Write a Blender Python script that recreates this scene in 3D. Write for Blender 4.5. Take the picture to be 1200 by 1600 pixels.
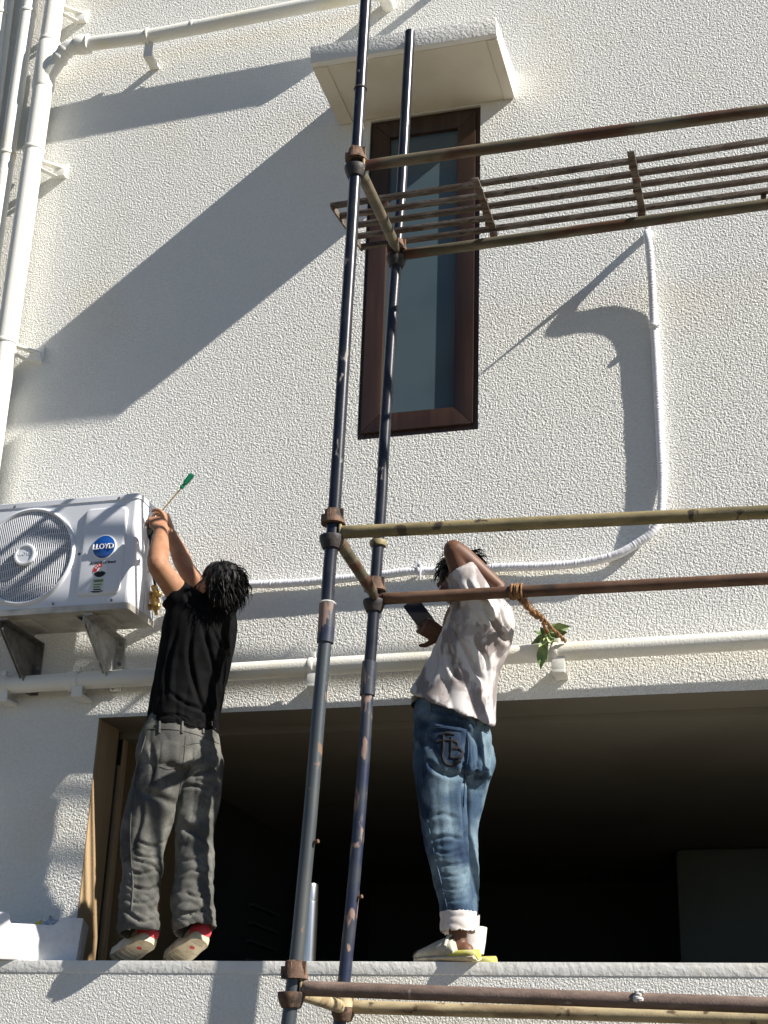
import bpy, bmesh, math, random
import numpy as np
from mathutils import Vector, Matrix

for o in list(bpy.data.objects):
    bpy.data.objects.remove(o)
S = bpy.context.scene
COL = S.collection
random.seed(7)
RNG = np.random.default_rng(11)

# ------------------------------------------------------------------ camera
YAW, PITCH, ROLL = (math.radians(a) for a in (-16.17, 22.86, 2.0))
F_PX = 2302.0                      # focal length in pixels of a 1200 x 1600 frame
CAM = np.array([0.0, -6.0, 1.6])
_fw = np.array([math.sin(YAW)*math.cos(PITCH), math.cos(YAW)*math.cos(PITCH), math.sin(PITCH)])
_r = np.cross(_fw, [0, 0, 1.0]); _r /= np.linalg.norm(_r)
_u = np.cross(_r, _fw)
_R = math.cos(ROLL)*_r + math.sin(ROLL)*_u
_U = -math.sin(ROLL)*_r + math.cos(ROLL)*_u
cam = bpy.data.cameras.new('camera')
cam.sensor_fit = 'VERTICAL'; cam.sensor_height = 24.0
cam.lens = 24.0*F_PX/1600.0
cam.clip_start = 0.05; cam.clip_end = 500
camo = bpy.data.objects.new('camera', cam); COL.objects.link(camo)
mw = Matrix.Identity(4)
for i, a in enumerate((_R, _U, -_fw)):
    for j in range(3):
        mw[j][i] = a[j]
for j in range(3):
    mw[j][3] = CAM[j]
camo.matrix_world = mw
S.camera = camo

# ------------------------------------------------------------------ sky, sun, exposure
SUN_TO = Vector((0.770, -0.184, 0.611)).normalized()   # towards the sun
w = bpy.data.worlds.new('World'); S.world = w; w.use_nodes = True
nt = w.node_tree; nt.nodes.clear()
sky = nt.nodes.new('ShaderNodeTexSky'); sky.sky_type = 'NISHITA'; sky.sun_disc = False
sky.sun_elevation = math.asin(SUN_TO.z)
sky.sun_rotation = math.atan2(SUN_TO.x, SUN_TO.y)
sky.air_density = 0.6; sky.dust_density = 0.0; sky.ozone_density = 3.0
bg = nt.nodes.new('ShaderNodeBackground'); bg.inputs['Strength'].default_value = 0.05
wo = nt.nodes.new('ShaderNodeOutputWorld')
nt.links.new(sky.outputs[0], bg.inputs[0]); nt.links.new(bg.outputs[0], wo.inputs[0])
sl = bpy.data.lights.new('sun', 'SUN'); sl.energy = 5.0; sl.angle = math.radians(0.5)
sl.color = (1.0, 0.945, 0.86)
so = bpy.data.objects.new('sun', sl); COL.objects.link(so)
so.rotation_euler = SUN_TO.to_track_quat('Z', 'Y').to_euler()
so.location = (6, -8, 12)
S.view_settings.view_transform = 'Standard'; S.view_settings.look = 'None'
S.view_settings.exposure = 0.90; S.view_settings.gamma = 1.0
S.view_settings.use_curve_mapping = False
S.render.engine = 'CYCLES'
S.render.resolution_x = 768; S.render.resolution_y = 1024

# ------------------------------------------------------------------ measuring helpers
def _ray(x, y):
    return _fw + _R*((x-600)/F_PX) - _U*((y-800)/F_PX)
def at(x, y, Y=0.0):
    d = _ray(x, y); return CAM + d*((Y-CAM[1])/d[1])
def atX(x, y, X):
    d = _ray(x, y); return CAM + d*((X-CAM[0])/d[0])
def atZ(x, y, Z):
    d = _ray(x, y); return CAM + d*((Z-CAM[2])/d[2])

# ------------------------------------------------------------------ mesh helpers
def nrm(v):
    v = np.asarray(v, float); return v/max(1e-9, np.linalg.norm(v))
class MB:
    def __init__(s): s.v = []; s.f = []
    def add(s, v, f):
        o = len(s.v); s.v += [tuple(map(float, p)) for p in v]; s.f += [tuple(i+o for i in q) for q in f]
        return s
    def box(s, c, size, R=None):
        c = np.asarray(c, float); h = np.asarray(size, float)/2
        P = np.array([(x, y, z) for x in (-1, 1) for y in (-1, 1) for z in (-1, 1)])*h
        if R is not None: P = P @ np.asarray(R).T
        return s.add(P+c, [(0, 1, 3, 2), (4, 6, 7, 5), (0, 4, 5, 1), (2, 3, 7, 6), (0, 2, 6, 4), (1, 5, 7, 3)])
    def bb(s, x0, x1, y0, y1, z0, z1):
        return s.box(((x0+x1)/2, (y0+y1)/2, (z0+z1)/2), (abs(x1-x0), abs(y1-y0), abs(z1-z0)))
    def bar(s, a, b, wid, hei, up=(0, 0, 1)):
        a = np.asarray(a, float); b = np.asarray(b, float); d = nrm(b-a)
        x = nrm(np.cross(d, up)); z = np.cross(x, d)
        return s.box((a+b)/2, (np.linalg.norm(b-a), wid, hei), np.array([d, x, z]).T)
    def tube(s, pts, r, seg=14, caps=True, ell=None, up=None):
        pts = [np.asarray(p, float) for p in pts]; n = len(pts)
        rr = list(r) if hasattr(r, '__len__') else [r]*n
        T = [nrm(pts[min(i+1, n-1)]-pts[max(i-1, 0)]) for i in range(n)]
        u = np.array(up if up is not None else ((0, 0, 1) if abs(T[0][2]) < .9 else (0, 1, 0)), float)
        V = []; F = []
        for i in range(n):
            a = u - T[i]*(u @ T[i]); a = nrm(a); b = np.cross(T[i], a); u = a
            ra = rr[i]; e = 1.0 if ell is None else (ell[i] if hasattr(ell, '__len__') else ell)
            for k in range(seg):
                t = 2*math.pi*k/seg
                V.append(pts[i]+a*(ra*math.cos(t))+b*(ra*e*math.sin(t)))
        for i in range(n-1):
            for k in range(seg):
                F.append((i*seg+k, i*seg+(k+1) % seg, (i+1)*seg+(k+1) % seg, (i+1)*seg+k))
        if caps:
            F.append(tuple(reversed(range(seg)))); F.append(tuple(range((n-1)*seg, n*seg)))
        return s.add(V, F)
    def lathe(s, p, axis, prof, seg=20, caps=True):
        p = np.asarray(p, float); d = nrm(axis)
        a = np.cross(d, (0, 0, 1) if abs(d[2]) < .9 else (0, 1, 0)); a = nrm(a); b = np.cross(d, a)
        return s.loft([(p+d*t, a*q, b*q) for t, q in prof], seg, caps)
    def loft(s, rings, seg=20, caps=True):      # rings: centre, half axis A, half axis B
        V = []; F = []; n = len(rings)
        for c, a, b in rings:
            for k in range(seg):
                t = 2*math.pi*k/seg; V.append(c+a*math.cos(t)+b*math.sin(t))
        for i in range(n-1):
            for k in range(seg):
                F.append((i*seg+k, i*seg+(k+1) % seg, (i+1)*seg+(k+1) % seg, (i+1)*seg+k))
        if caps:
            F.append(tuple(reversed(range(seg)))); F.append(tuple(range((n-1)*seg, n*seg)))
        return s.add(V, F)
    def ball(s, c, rad, R=None, seg=18):
        c = np.asarray(c, float); R = np.eye(3) if R is None else np.asarray(R)   # columns: local axes
        rings = []
        for i in range(1, 12):
            t = math.pi*i/12
            rings.append((c-R[:, 2]*rad[2]*math.cos(t), R[:, 0]*rad[0]*math.sin(t), R[:, 1]*rad[1]*math.sin(t)))
        return s.loft(rings, seg)
    def prism(s, poly, y0, y1):            # polygon in (x, z), extruded along y
        n = len(poly)
        V = [(x, y0, z) for x, z in poly]+[(x, y1, z) for x, z in poly]
        F = [tuple(range(n)), tuple(reversed(range(n, 2*n)))]
        F += [(i, i+n, (i+1) % n+n, (i+1) % n) for i in range(n)]
        return s.add(V, F)
    def build(s, name, mat, parent=None, smooth=True, bevel=0, angle=35):
        me = bpy.data.meshes.new(name); me.from_pydata(s.v, [], s.f); me.update()
        bm = bmesh.new(); bm.from_mesh(me)
        bmesh.ops.recalc_face_normals(bm, faces=bm.faces[:])
        if bevel:
            es = [e for e in bm.edges if len(e.link_faces) == 2 and e.calc_face_angle(0) > .6]
            bmesh.ops.bevel(bm, geom=es, offset=bevel, segments=2, affect='EDGES', profile=.6, clamp_overlap=True)
        bm.to_mesh(me); bm.free()
        if smooth:
            me.polygons.foreach_set('use_smooth', [True]*len(me.polygons))
            me.set_sharp_from_angle(angle=math.radians(angle))
        return link(name, me, mat, parent)
def link(name, me, mat, parent=None):
    if mat is not None:
        me.materials.clear(); me.materials.append(mat)
    o = bpy.data.objects.new(name, me); COL.objects.link(o)
    if parent is not None:
        o.parent = parent
        if parent.parent is None and parent.type == 'EMPTY':
            o.matrix_parent_inverse = Matrix.Translation(-parent.location)
    return o
def thing(name, label, cat, loc=(0, 0, 0), group=None):
    o = bpy.data.objects.new(name, None); COL.objects.link(o); o.location = Vector(tuple(map(float, loc)))
    o.empty_display_size = .1
    o['label'] = label; o['category'] = cat
    if group: o['group'] = group
    return o
def tag(o, label, cat, group=None):
    o['label'] = label; o['category'] = cat
    if group: o['group'] = group
    return o
def spline(pts, n=8):
    P = [np.asarray(p, float) for p in pts]; P = [2*P[0]-P[1]]+P+[2*P[-1]-P[-2]]; out = []
    for i in range(1, len(P)-2):
        for k in range(n):
            t = k/n
            out.append(.5*((2*P[i])+(-P[i-1]+P[i+1])*t+(2*P[i-1]-5*P[i]+4*P[i+1]-P[i+2])*t*t+(-P[i-1]+3*P[i]-3*P[i+1]+P[i+2])*t**3))
    out.append(P[-2]); return out
def arc_resample(pts, step):
    P = np.array(pts); L = np.r_[0, np.cumsum(np.linalg.norm(np.diff(P, axis=0), axis=1))]
    n = max(2, int(L[-1]/step)+1); t = np.linspace(0, L[-1], n)
    return [np.array([np.interp(a, L, P[:, k]) for k in range(P.shape[1])]) for a in t]

# ------------------------------------------------------------------ materials
def mat(name, base, c2=None, scale=6.0, lo=.45, hi=.62, detail=5, rough=.6, metal=0.0, spec=.4,
        bump=0.0, bscale=80.0, bdist=.002, c3=None, scale3=20.0, lo3=.6, hi3=.66, stretch=(1, 1, 1),
        stretch3=(1, 1, 1), rough3=None, trans=0.0, sheen=0.0, vary=0.0):
    m = bpy.data.materials.new(name); m.use_nodes = True
    nt = m.node_tree; N = nt.nodes; L = nt.links
    b = N['Principled BSDF']
    b.inputs['Roughness'].default_value = rough; b.inputs['Metallic'].default_value = metal
    b.inputs['Specular IOR Level'].default_value = spec
    b.inputs['Transmission Weight'].default_value = trans
    if sheen:
        b.inputs['Sheen Weight'].default_value = sheen
    tc = N.new('ShaderNodeTexCoord')
    def noise(sc, det, st, dist=0.0):
        mp = N.new('ShaderNodeMapping'); mp.inputs['Scale'].default_value = st
        L.new(tc.outputs['Object'], mp.inputs[0])
        n = N.new('ShaderNodeTexNoise'); n.inputs['Scale'].default_value = sc; n.inputs['Detail'].default_value = det
        n.inputs['Distortion'].default_value = dist
        L.new(mp.outputs[0], n.inputs['Vector']); return n
    def ramp(n, lo, hi):
        r = N.new('ShaderNodeMapRange'); r.inputs['From Min'].default_value = lo; r.inputs['From Max'].default_value = hi
        r.interpolation_type = 'SMOOTHSTEP'
        L.new(n.outputs['Fac'], r.inputs['Value']); return r
    def mix(fac, a, bb):
        x = N.new('ShaderNodeMix'); x.data_type = 'RGBA'
        L.new(fac, x.inputs[0])
        if isinstance(a, tuple): x.inputs[6].default_value = (*a, 1)
        else: L.new(a, x.inputs[6])
        if isinstance(bb, tuple): x.inputs[7].default_value = (*bb, 1)
        else: L.new(bb, x.inputs[7])
        return x.outputs[2]
    col = None
    if c2 is not None:
        col = mix(ramp(noise(scale, detail, stretch), lo, hi).outputs[0], tuple(base), tuple(c2))
    if c3 is not None:
        r3 = ramp(noise(scale3, 4, stretch3, .3), lo3, hi3)
        col = mix(r3.outputs[0], tuple(base) if col is None else col, tuple(c3))
        if rough3 is not None:
            rr = N.new('ShaderNodeMapRange'); rr.inputs['To Min'].default_value = rough; rr.inputs['To Max'].default_value = rough3
            L.new(r3.outputs[0], rr.inputs['Value']); L.new(rr.outputs[0], b.inputs['Roughness'])
    if vary:
        nv = noise(bscale*.5, 6, stretch)
        hv = N.new('ShaderNodeHueSaturation')
        mr = N.new('ShaderNodeMapRange'); mr.inputs['From Min'].default_value = .3; mr.inputs['From Max'].default_value = .7
        mr.inputs['To Min'].default_value = 1-vary; mr.inputs['To Max'].default_value = 1+vary
        L.new(nv.outputs['Fac'], mr.inputs['Value']); L.new(mr.outputs[0], hv.inputs['Value'])
        if col is None: hv.inputs['Color'].default_value = (*base, 1)
        else: L.new(col, hv.inputs['Color'])
        col = hv.outputs[0]
    if col is None: b.inputs['Base Color'].default_value = (*base, 1)
    else: L.new(col, b.inputs['Base Color'])
    if bump:
        bn = noise(bscale, 3, (1, 1, 1), .4)
        bp = N.new('ShaderNodeBump'); bp.inputs['Strength'].default_value = bump; bp.inputs['Distance'].default_value = bdist
        L.new(bn.outputs['Fac'], bp.inputs['Height']); L.new(bp.outputs[0], b.inputs['Normal'])
    return m

M = {}
M['stucco'] = mat('stucco_paint', (.79, .785, .745), (.76, .715, .60), scale=1.1, lo=.54, hi=.80, rough=.85, spec=.2, vary=.05, bscale=138, bump=1.0, bdist=.0056)
M['stucco_bump'] = mat('stucco_paint_bump', (.77, .765, .73), (.73, .69, .60), scale=1.5, lo=.5, hi=.75, rough=.85, spec=.2, bump=.9, bscale=75, bdist=.006)
M['smooth_white'] = mat('smooth_white_paint', (.79, .785, .74), (.74, .70, .60), scale=4, lo=.5, hi=.75, rough=.7, spec=.25, bump=.3, bscale=60, bdist=.002)
M['trowel'] = mat('trowelled_plaster', (.78, .775, .74), (.72, .70, .64), scale=6, lo=.5, hi=.75, rough=.8, spec=.2, bump=.8, bscale=38, bdist=.004)
M['pipe'] = mat('pipe_paint', (.80, .79, .73), (.76, .72, .58), scale=3, lo=.5, hi=.75, rough=.5, spec=.35, bump=.6, bscale=130, bdist=.003)
M['pipe_smooth'] = mat('pipe_paint_smooth', (.80, .79, .73), (.74, .70, .60), scale=5, lo=.5, hi=.75, rough=.45, spec=.35, bump=.25, bscale=90, bdist=.002)
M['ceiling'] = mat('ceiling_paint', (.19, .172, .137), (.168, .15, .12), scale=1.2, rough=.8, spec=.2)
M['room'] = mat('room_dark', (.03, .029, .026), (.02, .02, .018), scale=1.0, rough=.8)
M['slat'] = mat('room_slat', (.06, .07, .065), rough=.6)
M['soffit'] = mat('soffit_paint', (.72, .67, .56), (.66, .61, .50), scale=4, rough=.8, spec=.2)
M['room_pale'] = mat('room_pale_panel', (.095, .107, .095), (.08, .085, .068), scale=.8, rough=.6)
M['board'] = mat('plywood_board', (.42, .30, .175), (.36, .25, .14), scale=3, stretch=(1, 1, .15), rough=.7, spec=.2, vary=.08)
M['board_shaded'] = mat('shaded_board', (.20, .135, .07), (.15, .10, .05), scale=3, stretch=(1, 1, .15), rough=.7, spec=.2)  # same boards, shade of the deeper jamb put into a darker colour
M['wood'] = mat('window_wood', (.046, .0235, .0145), (.029, .014, .009), scale=18, stretch=(1, 1, .06), lo=.35, hi=.65, rough=.38, spec=.5, vary=.2)
M['gasket'] = mat('window_gasket', (.012, .009, .008), rough=.5)
M['glass'] = mat('frosted_glass', (.080, .115, .130), (.068, .10, .115), scale=2, rough=.16, spec=.5, c3=(.11, .14, .15), scale3=9, lo3=.66, hi3=.8)
M['ground'] = mat('ground_concrete', (.105, .088, .055), (.085, .07, .045), scale=.7, rough=.9, bump=.4, bscale=20)

# ------------------------------------------------------------------ ground
g = MB(); g.add([(-120, -120, 0), (120, -120, 0), (120, 120, 0), (-120, 120, 0)], [(0, 1, 2, 3)])
go = g.build('ground', M['ground'], smooth=False); go['kind'] = 'structure'

# ------------------------------------------------------------------ building
LX = -3.066; LINT = 3.315; LEDGE_Z = 2.197; LEDGE_Y = -0.42
WX0, WX1, WZ0, WZ1 = -1.886, -1.301, 4.614, 6.456
bld = thing('building', 'white rough stucco house wall with narrow brown window above a dark balcony opening', 'building', (-1.5, 0, 0))

def stucco_field(nz, nx, step, lam=.020, seed=3):
    rng = np.random.default_rng(seed)
    fz = np.fft.fftfreq(nz, step)[:, None]; fx = np.fft.rfftfreq(nx, step)[None]
    k = np.sqrt(fz**2+fx**2)*lam
    out = 0
    for k0, bw, a in ((1.0, .62, 1.0), (.5, .3, .55)):
        sp = np.exp(-((k-k0)/bw)**2)
        h = np.fft.irfft2(np.fft.rfft2(rng.standard_normal((nz, nx)))*sp, s=(nz, nx)); h /= h.std()
        out = out + a*h
    out /= out.std()
    return np.tanh(out*.9)
def stucco_wall(name, xs_f, zs_f, xs_c, zs_c, hole, amp, Yw, parent, lam=.0112, seed=3, edge=None):
    """grid sheet in the plane Y = Yw, fine roughness between the fine limits, coarse outside; hole(xc, zc) removes cells"""
    step = .0052
    xf = np.arange(xs_f[0], xs_f[1], step); zf = np.arange(zs_f[0], zs_f[1], step)
    H = stucco_field(len(zf), len(xf), step, lam, seed)
    def snap(a, vals):
        a = a.copy()
        for v in vals:
            if a[0] < v < a[-1]: a[np.argmin(abs(a-v))] = v
        return a
    xf = snap(xf, edge[0]); zf = snap(zf, edge[1])
    xl = [v for v in xs_c if v < xf[0]-1e-3]; xr = [v for v in xs_c if v > xf[-1]+1e-3]
    zl = [v for v in zs_c if v < zf[0]-1e-3]; zr = [v for v in zs_c if v > zf[-1]+1e-3]
    X = np.r_[xl, xf, xr]; Z = np.r_[zl, zf, zr]
    Hf = np.zeros((len(Z), len(X)))
    Hf[len(zl):len(zl)+len(zf), len(xl):len(xl)+len(xf)] = (H+1)*.5*amp
    XX, ZZ = np.meshgrid(X, Z)
    co = np.stack([XX, Yw-Hf, ZZ], -1).reshape(-1, 3)
    nx = len(X); nz = len(Z)
    xc = (X[:-1]+X[1:])/2; zc = (Z[:-1]+Z[1:])/2
    keep = ~hole(xc[None, :]+0*zc[:, None], zc[:, None]+0*xc[None, :])
    ii, jj = np.nonzero(keep)
    a = ii*nx+jj
    q = np.stack([a, a+1, a+nx+1, a+nx], -1)
    used = np.unique(q); remap = np.zeros(len(co), np.int64); remap[used] = np.arange(len(used))
    q = remap[q]; co = co[used]
    me = bpy.data.meshes.new(name)
    me.vertices.add(len(co)); me.vertices.foreach_set('co', co.astype(np.float32).ravel())
    me.loops.add(q.size); me.loops.foreach_set('vertex_index', q.astype(np.int32).ravel())
    me.polygons.add(len(q)); me.polygons.foreach_set('loop_start', np.arange(0, q.size, 4, dtype=np.int32))
    me.update(calc_edges=True)
    me.polygons.foreach_set('use_smooth', np.zeros(len(q), bool))
    return link(name, me, M['stucco'], parent)
def wall_hole(x, z):
    win = (x > WX0) & (x < WX1) & (z > WZ0) & (z < WZ1)
    op = (x > LX) & (x < 3.2) & (z < LINT)
    return win | op
STUCCO_AMP = 0.0019
stucco_wall('wall', (-4.42, .25), (2.18, 7.80), np.arange(-8, 5.01, .5), np.arange(0, 10.01, .5), wall_hole, STUCCO_AMP, 0.0, bld,
            edge=([WX0, WX1, LX], [WZ0, WZ1, LINT]))
# room behind the opening
rm = MB()
RX1, RY = 3.2, 4.6
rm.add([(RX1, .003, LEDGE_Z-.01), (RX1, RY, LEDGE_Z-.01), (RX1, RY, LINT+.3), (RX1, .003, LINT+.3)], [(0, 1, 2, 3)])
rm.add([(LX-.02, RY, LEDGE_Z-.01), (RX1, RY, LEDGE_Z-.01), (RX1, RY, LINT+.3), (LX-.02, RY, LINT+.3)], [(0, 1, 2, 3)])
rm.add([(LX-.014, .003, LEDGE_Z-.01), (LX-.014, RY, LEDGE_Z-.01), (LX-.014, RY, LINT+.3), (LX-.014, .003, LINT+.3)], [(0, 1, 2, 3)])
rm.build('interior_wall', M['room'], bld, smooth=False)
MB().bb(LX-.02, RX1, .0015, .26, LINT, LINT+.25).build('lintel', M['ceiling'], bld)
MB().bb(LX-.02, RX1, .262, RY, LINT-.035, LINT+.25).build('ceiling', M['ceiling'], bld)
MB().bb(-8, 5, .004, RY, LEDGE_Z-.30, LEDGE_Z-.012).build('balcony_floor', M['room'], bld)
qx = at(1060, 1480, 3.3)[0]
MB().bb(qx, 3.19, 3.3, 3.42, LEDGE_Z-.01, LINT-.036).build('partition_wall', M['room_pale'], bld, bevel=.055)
pp = atX(195, 1150, LX)
MB().bb(LX-.012, LX+.004, .255, .285, LINT-.16, LINT-.037).build('cable_stub', M['gasket'], bld)
# jamb boards
MB().bb(LX-.013, LX+.002, .006, .215, LEDGE_Z-.01, LINT-.002).build('jamb_board', M['board'], bld, bevel=.002)
MB().bb(LX-.013, LX+.014, .262, .30, LEDGE_Z-.01, LINT-.036).build('jamb_board', M['board'], bld, bevel=.002)
MB().bb(LX-.013, LX+.006, .302, 1.10, LEDGE_Z-.01, LINT-.036).build('jamb_board', M['board_shaded'], bld, bevel=.002)
for k in range(4):
    MB().bar((LX+.01, 2.1, 2.78-.1*k), (LX+.01, 2.55, 2.78-.1*k), .03, .012).build('louvre_slat', M['slat'], bld)
# ledge
ED = [[], []]
def ledge_hole(x, z): return x > 1e9
stucco_wall('ledge_face', (-3.75, .25), (1.90, LEDGE_Z-.045), np.arange(-8, 5.01, .5), [1.72, LEDGE_Z-.046], ledge_hole, .0011, LEDGE_Y, bld, seed=5, edge=ED)
MB().bb(-8, 5, LEDGE_Y+.002, .0, 1.70, LEDGE_Z).build('ledge', M['smooth_white'], bld, bevel=.004)
MB().bb(-8, 5, LEDGE_Y-.0030, LEDGE_Y+.004, LEDGE_Z-.046, LEDGE_Z+.0015).build('trowelled_edge', M['trowel'], bld, bevel=.0015)
# canopy (sloping top, recessed soffit)
CX0, CX1, CZ, CY = -2.058, -1.122, 6.472, -.482
cn = MB()
T_F, T_W = .095, .165
prof = [(CY, CZ), (.0, CZ), (.0, CZ+T_W), (CY, CZ+T_F)]
V = [(CX0, y, z) for y, z in prof]+[(CX1, y, z) for y, z in prof]
cn.add(V, [(0, 1, 2, 3), (7, 6, 5, 4), (0, 4, 5, 1), (1, 5, 6, 2), (2, 6, 7, 3), (3, 7, 4, 0)])
cno = cn.build('canopy', M['smooth_white'], bld, bevel=.006)
MB().bb(CX0+.077, CX1-.057, CY+.032, -.004, CZ-.003, CZ+.003).build('soffit', M['soffit'], cno)
MB().bb(CX0+.001, CX0+.075, CY+.03, -.003, CZ-.013, CZ+.002).build('soffit_lip', M['soffit'], cno, bevel=.003)
MB().bb(CX1-.055, CX1-.001, CY+.03, -.003, CZ-.008, CZ+.002).build('soffit_lip', M['soffit'], cno, bevel=.003)
fz = MB(); V = []
for x_ in (CX0-.001, CX1+.001): V += [(x_, CY-.006, CZ-.002), (x_, CY+.004, CZ-.002), (x_, CY+.004, CZ+T_F-.004), (x_, CY-.020, CZ+T_F-.004)]
fz.add(V, [(0, 1, 2, 3), (7, 6, 5, 4), (0, 4, 5, 1), (1, 5, 6, 2), (2, 6, 7, 3), (3, 7, 4, 0)]); fz.build('fascia', M['stucco_bump'], cno, bevel=.003)
# window
d0 = .014
wf = MB()
wf.bb(WX0+.001, WX0+.03, d0, .07, WZ0+.001, WZ1-.001); wf.bb(WX1-.03, WX1-.001, d0, .07, WZ0+.001, WZ1-.001)
wf.bb(WX0+.03, WX1-.03, d0, .07, WZ0+.001, WZ0+.035); wf.bb(WX0+.03, WX1-.03, d0, .07, WZ1-.035, WZ1-.001)
win = wf.build('window', M['wood'], bld, bevel=.002)
rv = MB()
rv.bb(WX0-.004, WX0, .001, .075, WZ0, WZ1); rv.bb(WX1, WX1+.004, .001, .075, WZ0, WZ1)
rv.bb(WX0, WX1, .001, .075, WZ0-.004, WZ0); rv.bb(WX0, WX1, .001, .075, WZ1, WZ1+.004)
rv.build('reveal', M['smooth_white'], win)
sx0, sx1, sz0, sz1 = WX0+.018, WX1-.026, WZ0+.034, WZ1-.030
SW = .092; sy0, sy1 = -.004, .052
def mitre(pa, name):
    m = MB(); n = len(pa)
    m.add([(x, sy0, z) for x, z in pa]+[(x, sy1, z) for x, z in pa],
          [tuple(range(n)), tuple(range(2*n-1, n-1, -1))]+[(i, i+n, (i+1) % n+n, (i+1) % n) for i in range(n)])
    return m.build(name, M['wood'], win, bevel=.003)
e = .0006
mitre([(sx0, sz0+e), (sx0+SW, sz0+SW+e), (sx0+SW, sz1-SW-e), (sx0, sz1-e)], 'stile')
mitre([(sx1, sz0+e), (sx1, sz1-e), (sx1-SW, sz1-SW-e), (sx1-SW, sz0+SW+e)], 'stile')
mitre([(sx0+e, sz0), (sx1-e, sz0), (sx1-SW-e, sz0+SW), (sx0+SW+e, sz0+SW)], 'rail')
mitre([(sx0+e, sz1), (sx0+SW+e, sz1-SW), (sx1-SW-e, sz1-SW), (sx1-e, sz1)], 'rail')
MB().bb(sx0+SW-.006, sx1-SW+.006, .020, .028, sz0+SW-.006, sz1-SW+.006).build('pane', M['glass'], win)
MB().bb(WX0+.002, WX1-.002, .071, .09, WZ0+.002, WZ1-.002).build('back_panel', M['gasket'], win)

# ------------------------------------------------------------------ drain pipes
def ring(mb, p, axis, r, wid, th=.006):
    mb.lathe(p, axis, [(-wid/2, r-.002), (-wid/2, r+th*.7), (-wid/4, r+th), (wid/4, r+th), (wid/2, r+th*.7), (wid/2, r-.002)], 24)
def clip_bracket(parent, p, axis, r, name='bracket', drop=True):
    """strap ring round a pipe with a square arm back to the wall"""
    p = np.asarray(p, float); m = MB(); ring(m, p, axis, r, .03, .005)
    m.build(name, M['pipe_smooth'], parent)
# big vertical pipe
def pline(a, b, Y):      # two picture points on a vertical pipe at distance |Y| from the wall
    return at(*a, Y), at(*b, Y)
def vertical_pipe(label, a, b, Y, r, ztop, zbot, rings, wide=(), m='pipe', brackets=()):
    A, B = pline(a, b, Y)
    def pt(z): t = (z-B[2])/(A[2]-B[2]); return B+(A-B)*t
    t = thing('drainpipe', label, 'pipe', pt(zbot), group='pipes running down the left of the wall')
    MB().tube([pt(zbot), pt((zbot+ztop)/2), pt(ztop)], r, 28).build('pipe_run', M[m], t)
    for y in rings:
        q = pt(atX(0, 0, 1)[2]*0 + y)
        mb = MB(); ring(mb, q, (A-B), r, .02, .006); mb.build('collar', M[m], t)
    for z0, z1 in wide:
        mb = MB(); d = nrm(A-B)
        mb.tube([pt(z0), pt(z0+.012), pt(z1-.012), pt(z1)], [r+.001, r+.007, r+.007, r+.001], 28); mb.build('coupling', M[m], t)
    for z in brackets:
        q = pt(z)
        mb = MB()
        mb.bar(q+(r*.3, 0, .03), (q[0]+.155, -.012, z+.0), .035, .012)
        mb.bar((q[0]+.145, -.012, z+.012), (q[0]+.145, -.001, z+.012), .05, .06)
        mb.bar(q+(r*.3, -.02, -.02), (q[0]+.12, -.02, z-.05), .03, .005)
        mb.bb(q[0]+.105, q[0]+.165, -.035, -.001, z-.05, z-.0)
        mb.build('bracket', M['pipe_smooth'], t, bevel=.003)
    return t, pt
P1, p1 = vertical_pipe('thickest white drainpipe, with the branch joint, nearest the window', (86, 5), (31, 390), -.10, .055, 9.6, 2.25,
    [at(80, 66, -.1)[2], at(54, 235, -.1)[2], at(14, 536, -.1)[2]], [(at(57, 142, -.1)[2], at(72, 70, -.1)[2])],
    brackets=(at(112, 20, -.05)[2], at(78, 262, -.05)[2], at(38, 550, -.05)[2]))
vertical_pipe('plain white pipe just left of the thickest drainpipe', (46, 5), (12, 240), -.10, .043, 9.6, 2.25, [at(12, 242, -.1)[2], at(46, 20, -.1)[2]])
vertical_pipe('thin white pipe second from the left edge of the photo', (17, 5), (3, 120), -.06, .019, 9.6, 2.25, [], m='pipe_smooth')
vertical_pipe('grey white pipe at the far left edge of the photo', (4, 5), (-9, 120), -.08, .034, 9.6, 2.25, [at(2, 22, -.08)[2]])
# branch of the big pipe
bj = p1(at(66, 128, -.1)[2])
e0 = bj + np.array([.0, -.005, .0]); e1 = at(104, 78, -.14); e2 = at(128, 70, -.135); e3 = at(148, 68, -.13)
mb = MB(); mb.tube(spline([e0, (e0+e1)/2, e1, e1+(e2-e1)*.6, e2], 6), .043, 24); br = mb.build('branch', M['pipe'], P1)
mb = MB(); dd = e1-e0
for t in (.72, .95): ring(mb, e0+dd*t, dd, .043, .022, .006)
mb.build('collar', M['pipe'], P1)
# sloping pipe at the top
tp = thing('drainpipe', 'sloping white pipe along the top of the wall above the canopy', 'pipe', e3)
q1 = at(240, 56, -.12); q2 = at(572, -9, -.12); q3 = q2+(q2-q1)*.035
mb = MB(); mb.tube([e2, q1, q2]+spline([q2+(q2-q1)*.02, q3, q3+np.array([.045, .04, .004]), q3+np.array([.05, .12, .004])], 5), .040, 24); mb.build('pipe_run', M['pipe'], tp)
mb = MB(); a = nrm(q1-e2)
mb.tube([e2-a*.03, e2-a*.02, e2+a*.02, e2+a*.03, e2+a*.045, e2+a*.05], [.042, .055, .056, .050, .056, .042], 24); mb.build('socket', M['pipe'], tp)
mb = MB(); ring(mb, q1-a*.03, a, .040, .012, .008); mb.build('collar', M['pipe'], tp)
mb = MB(); ring(mb, at(302, 43, -.12), a, .040, .014, .003); mb.build('collar', M['pipe'], tp)
c = q1-a*.03
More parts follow.
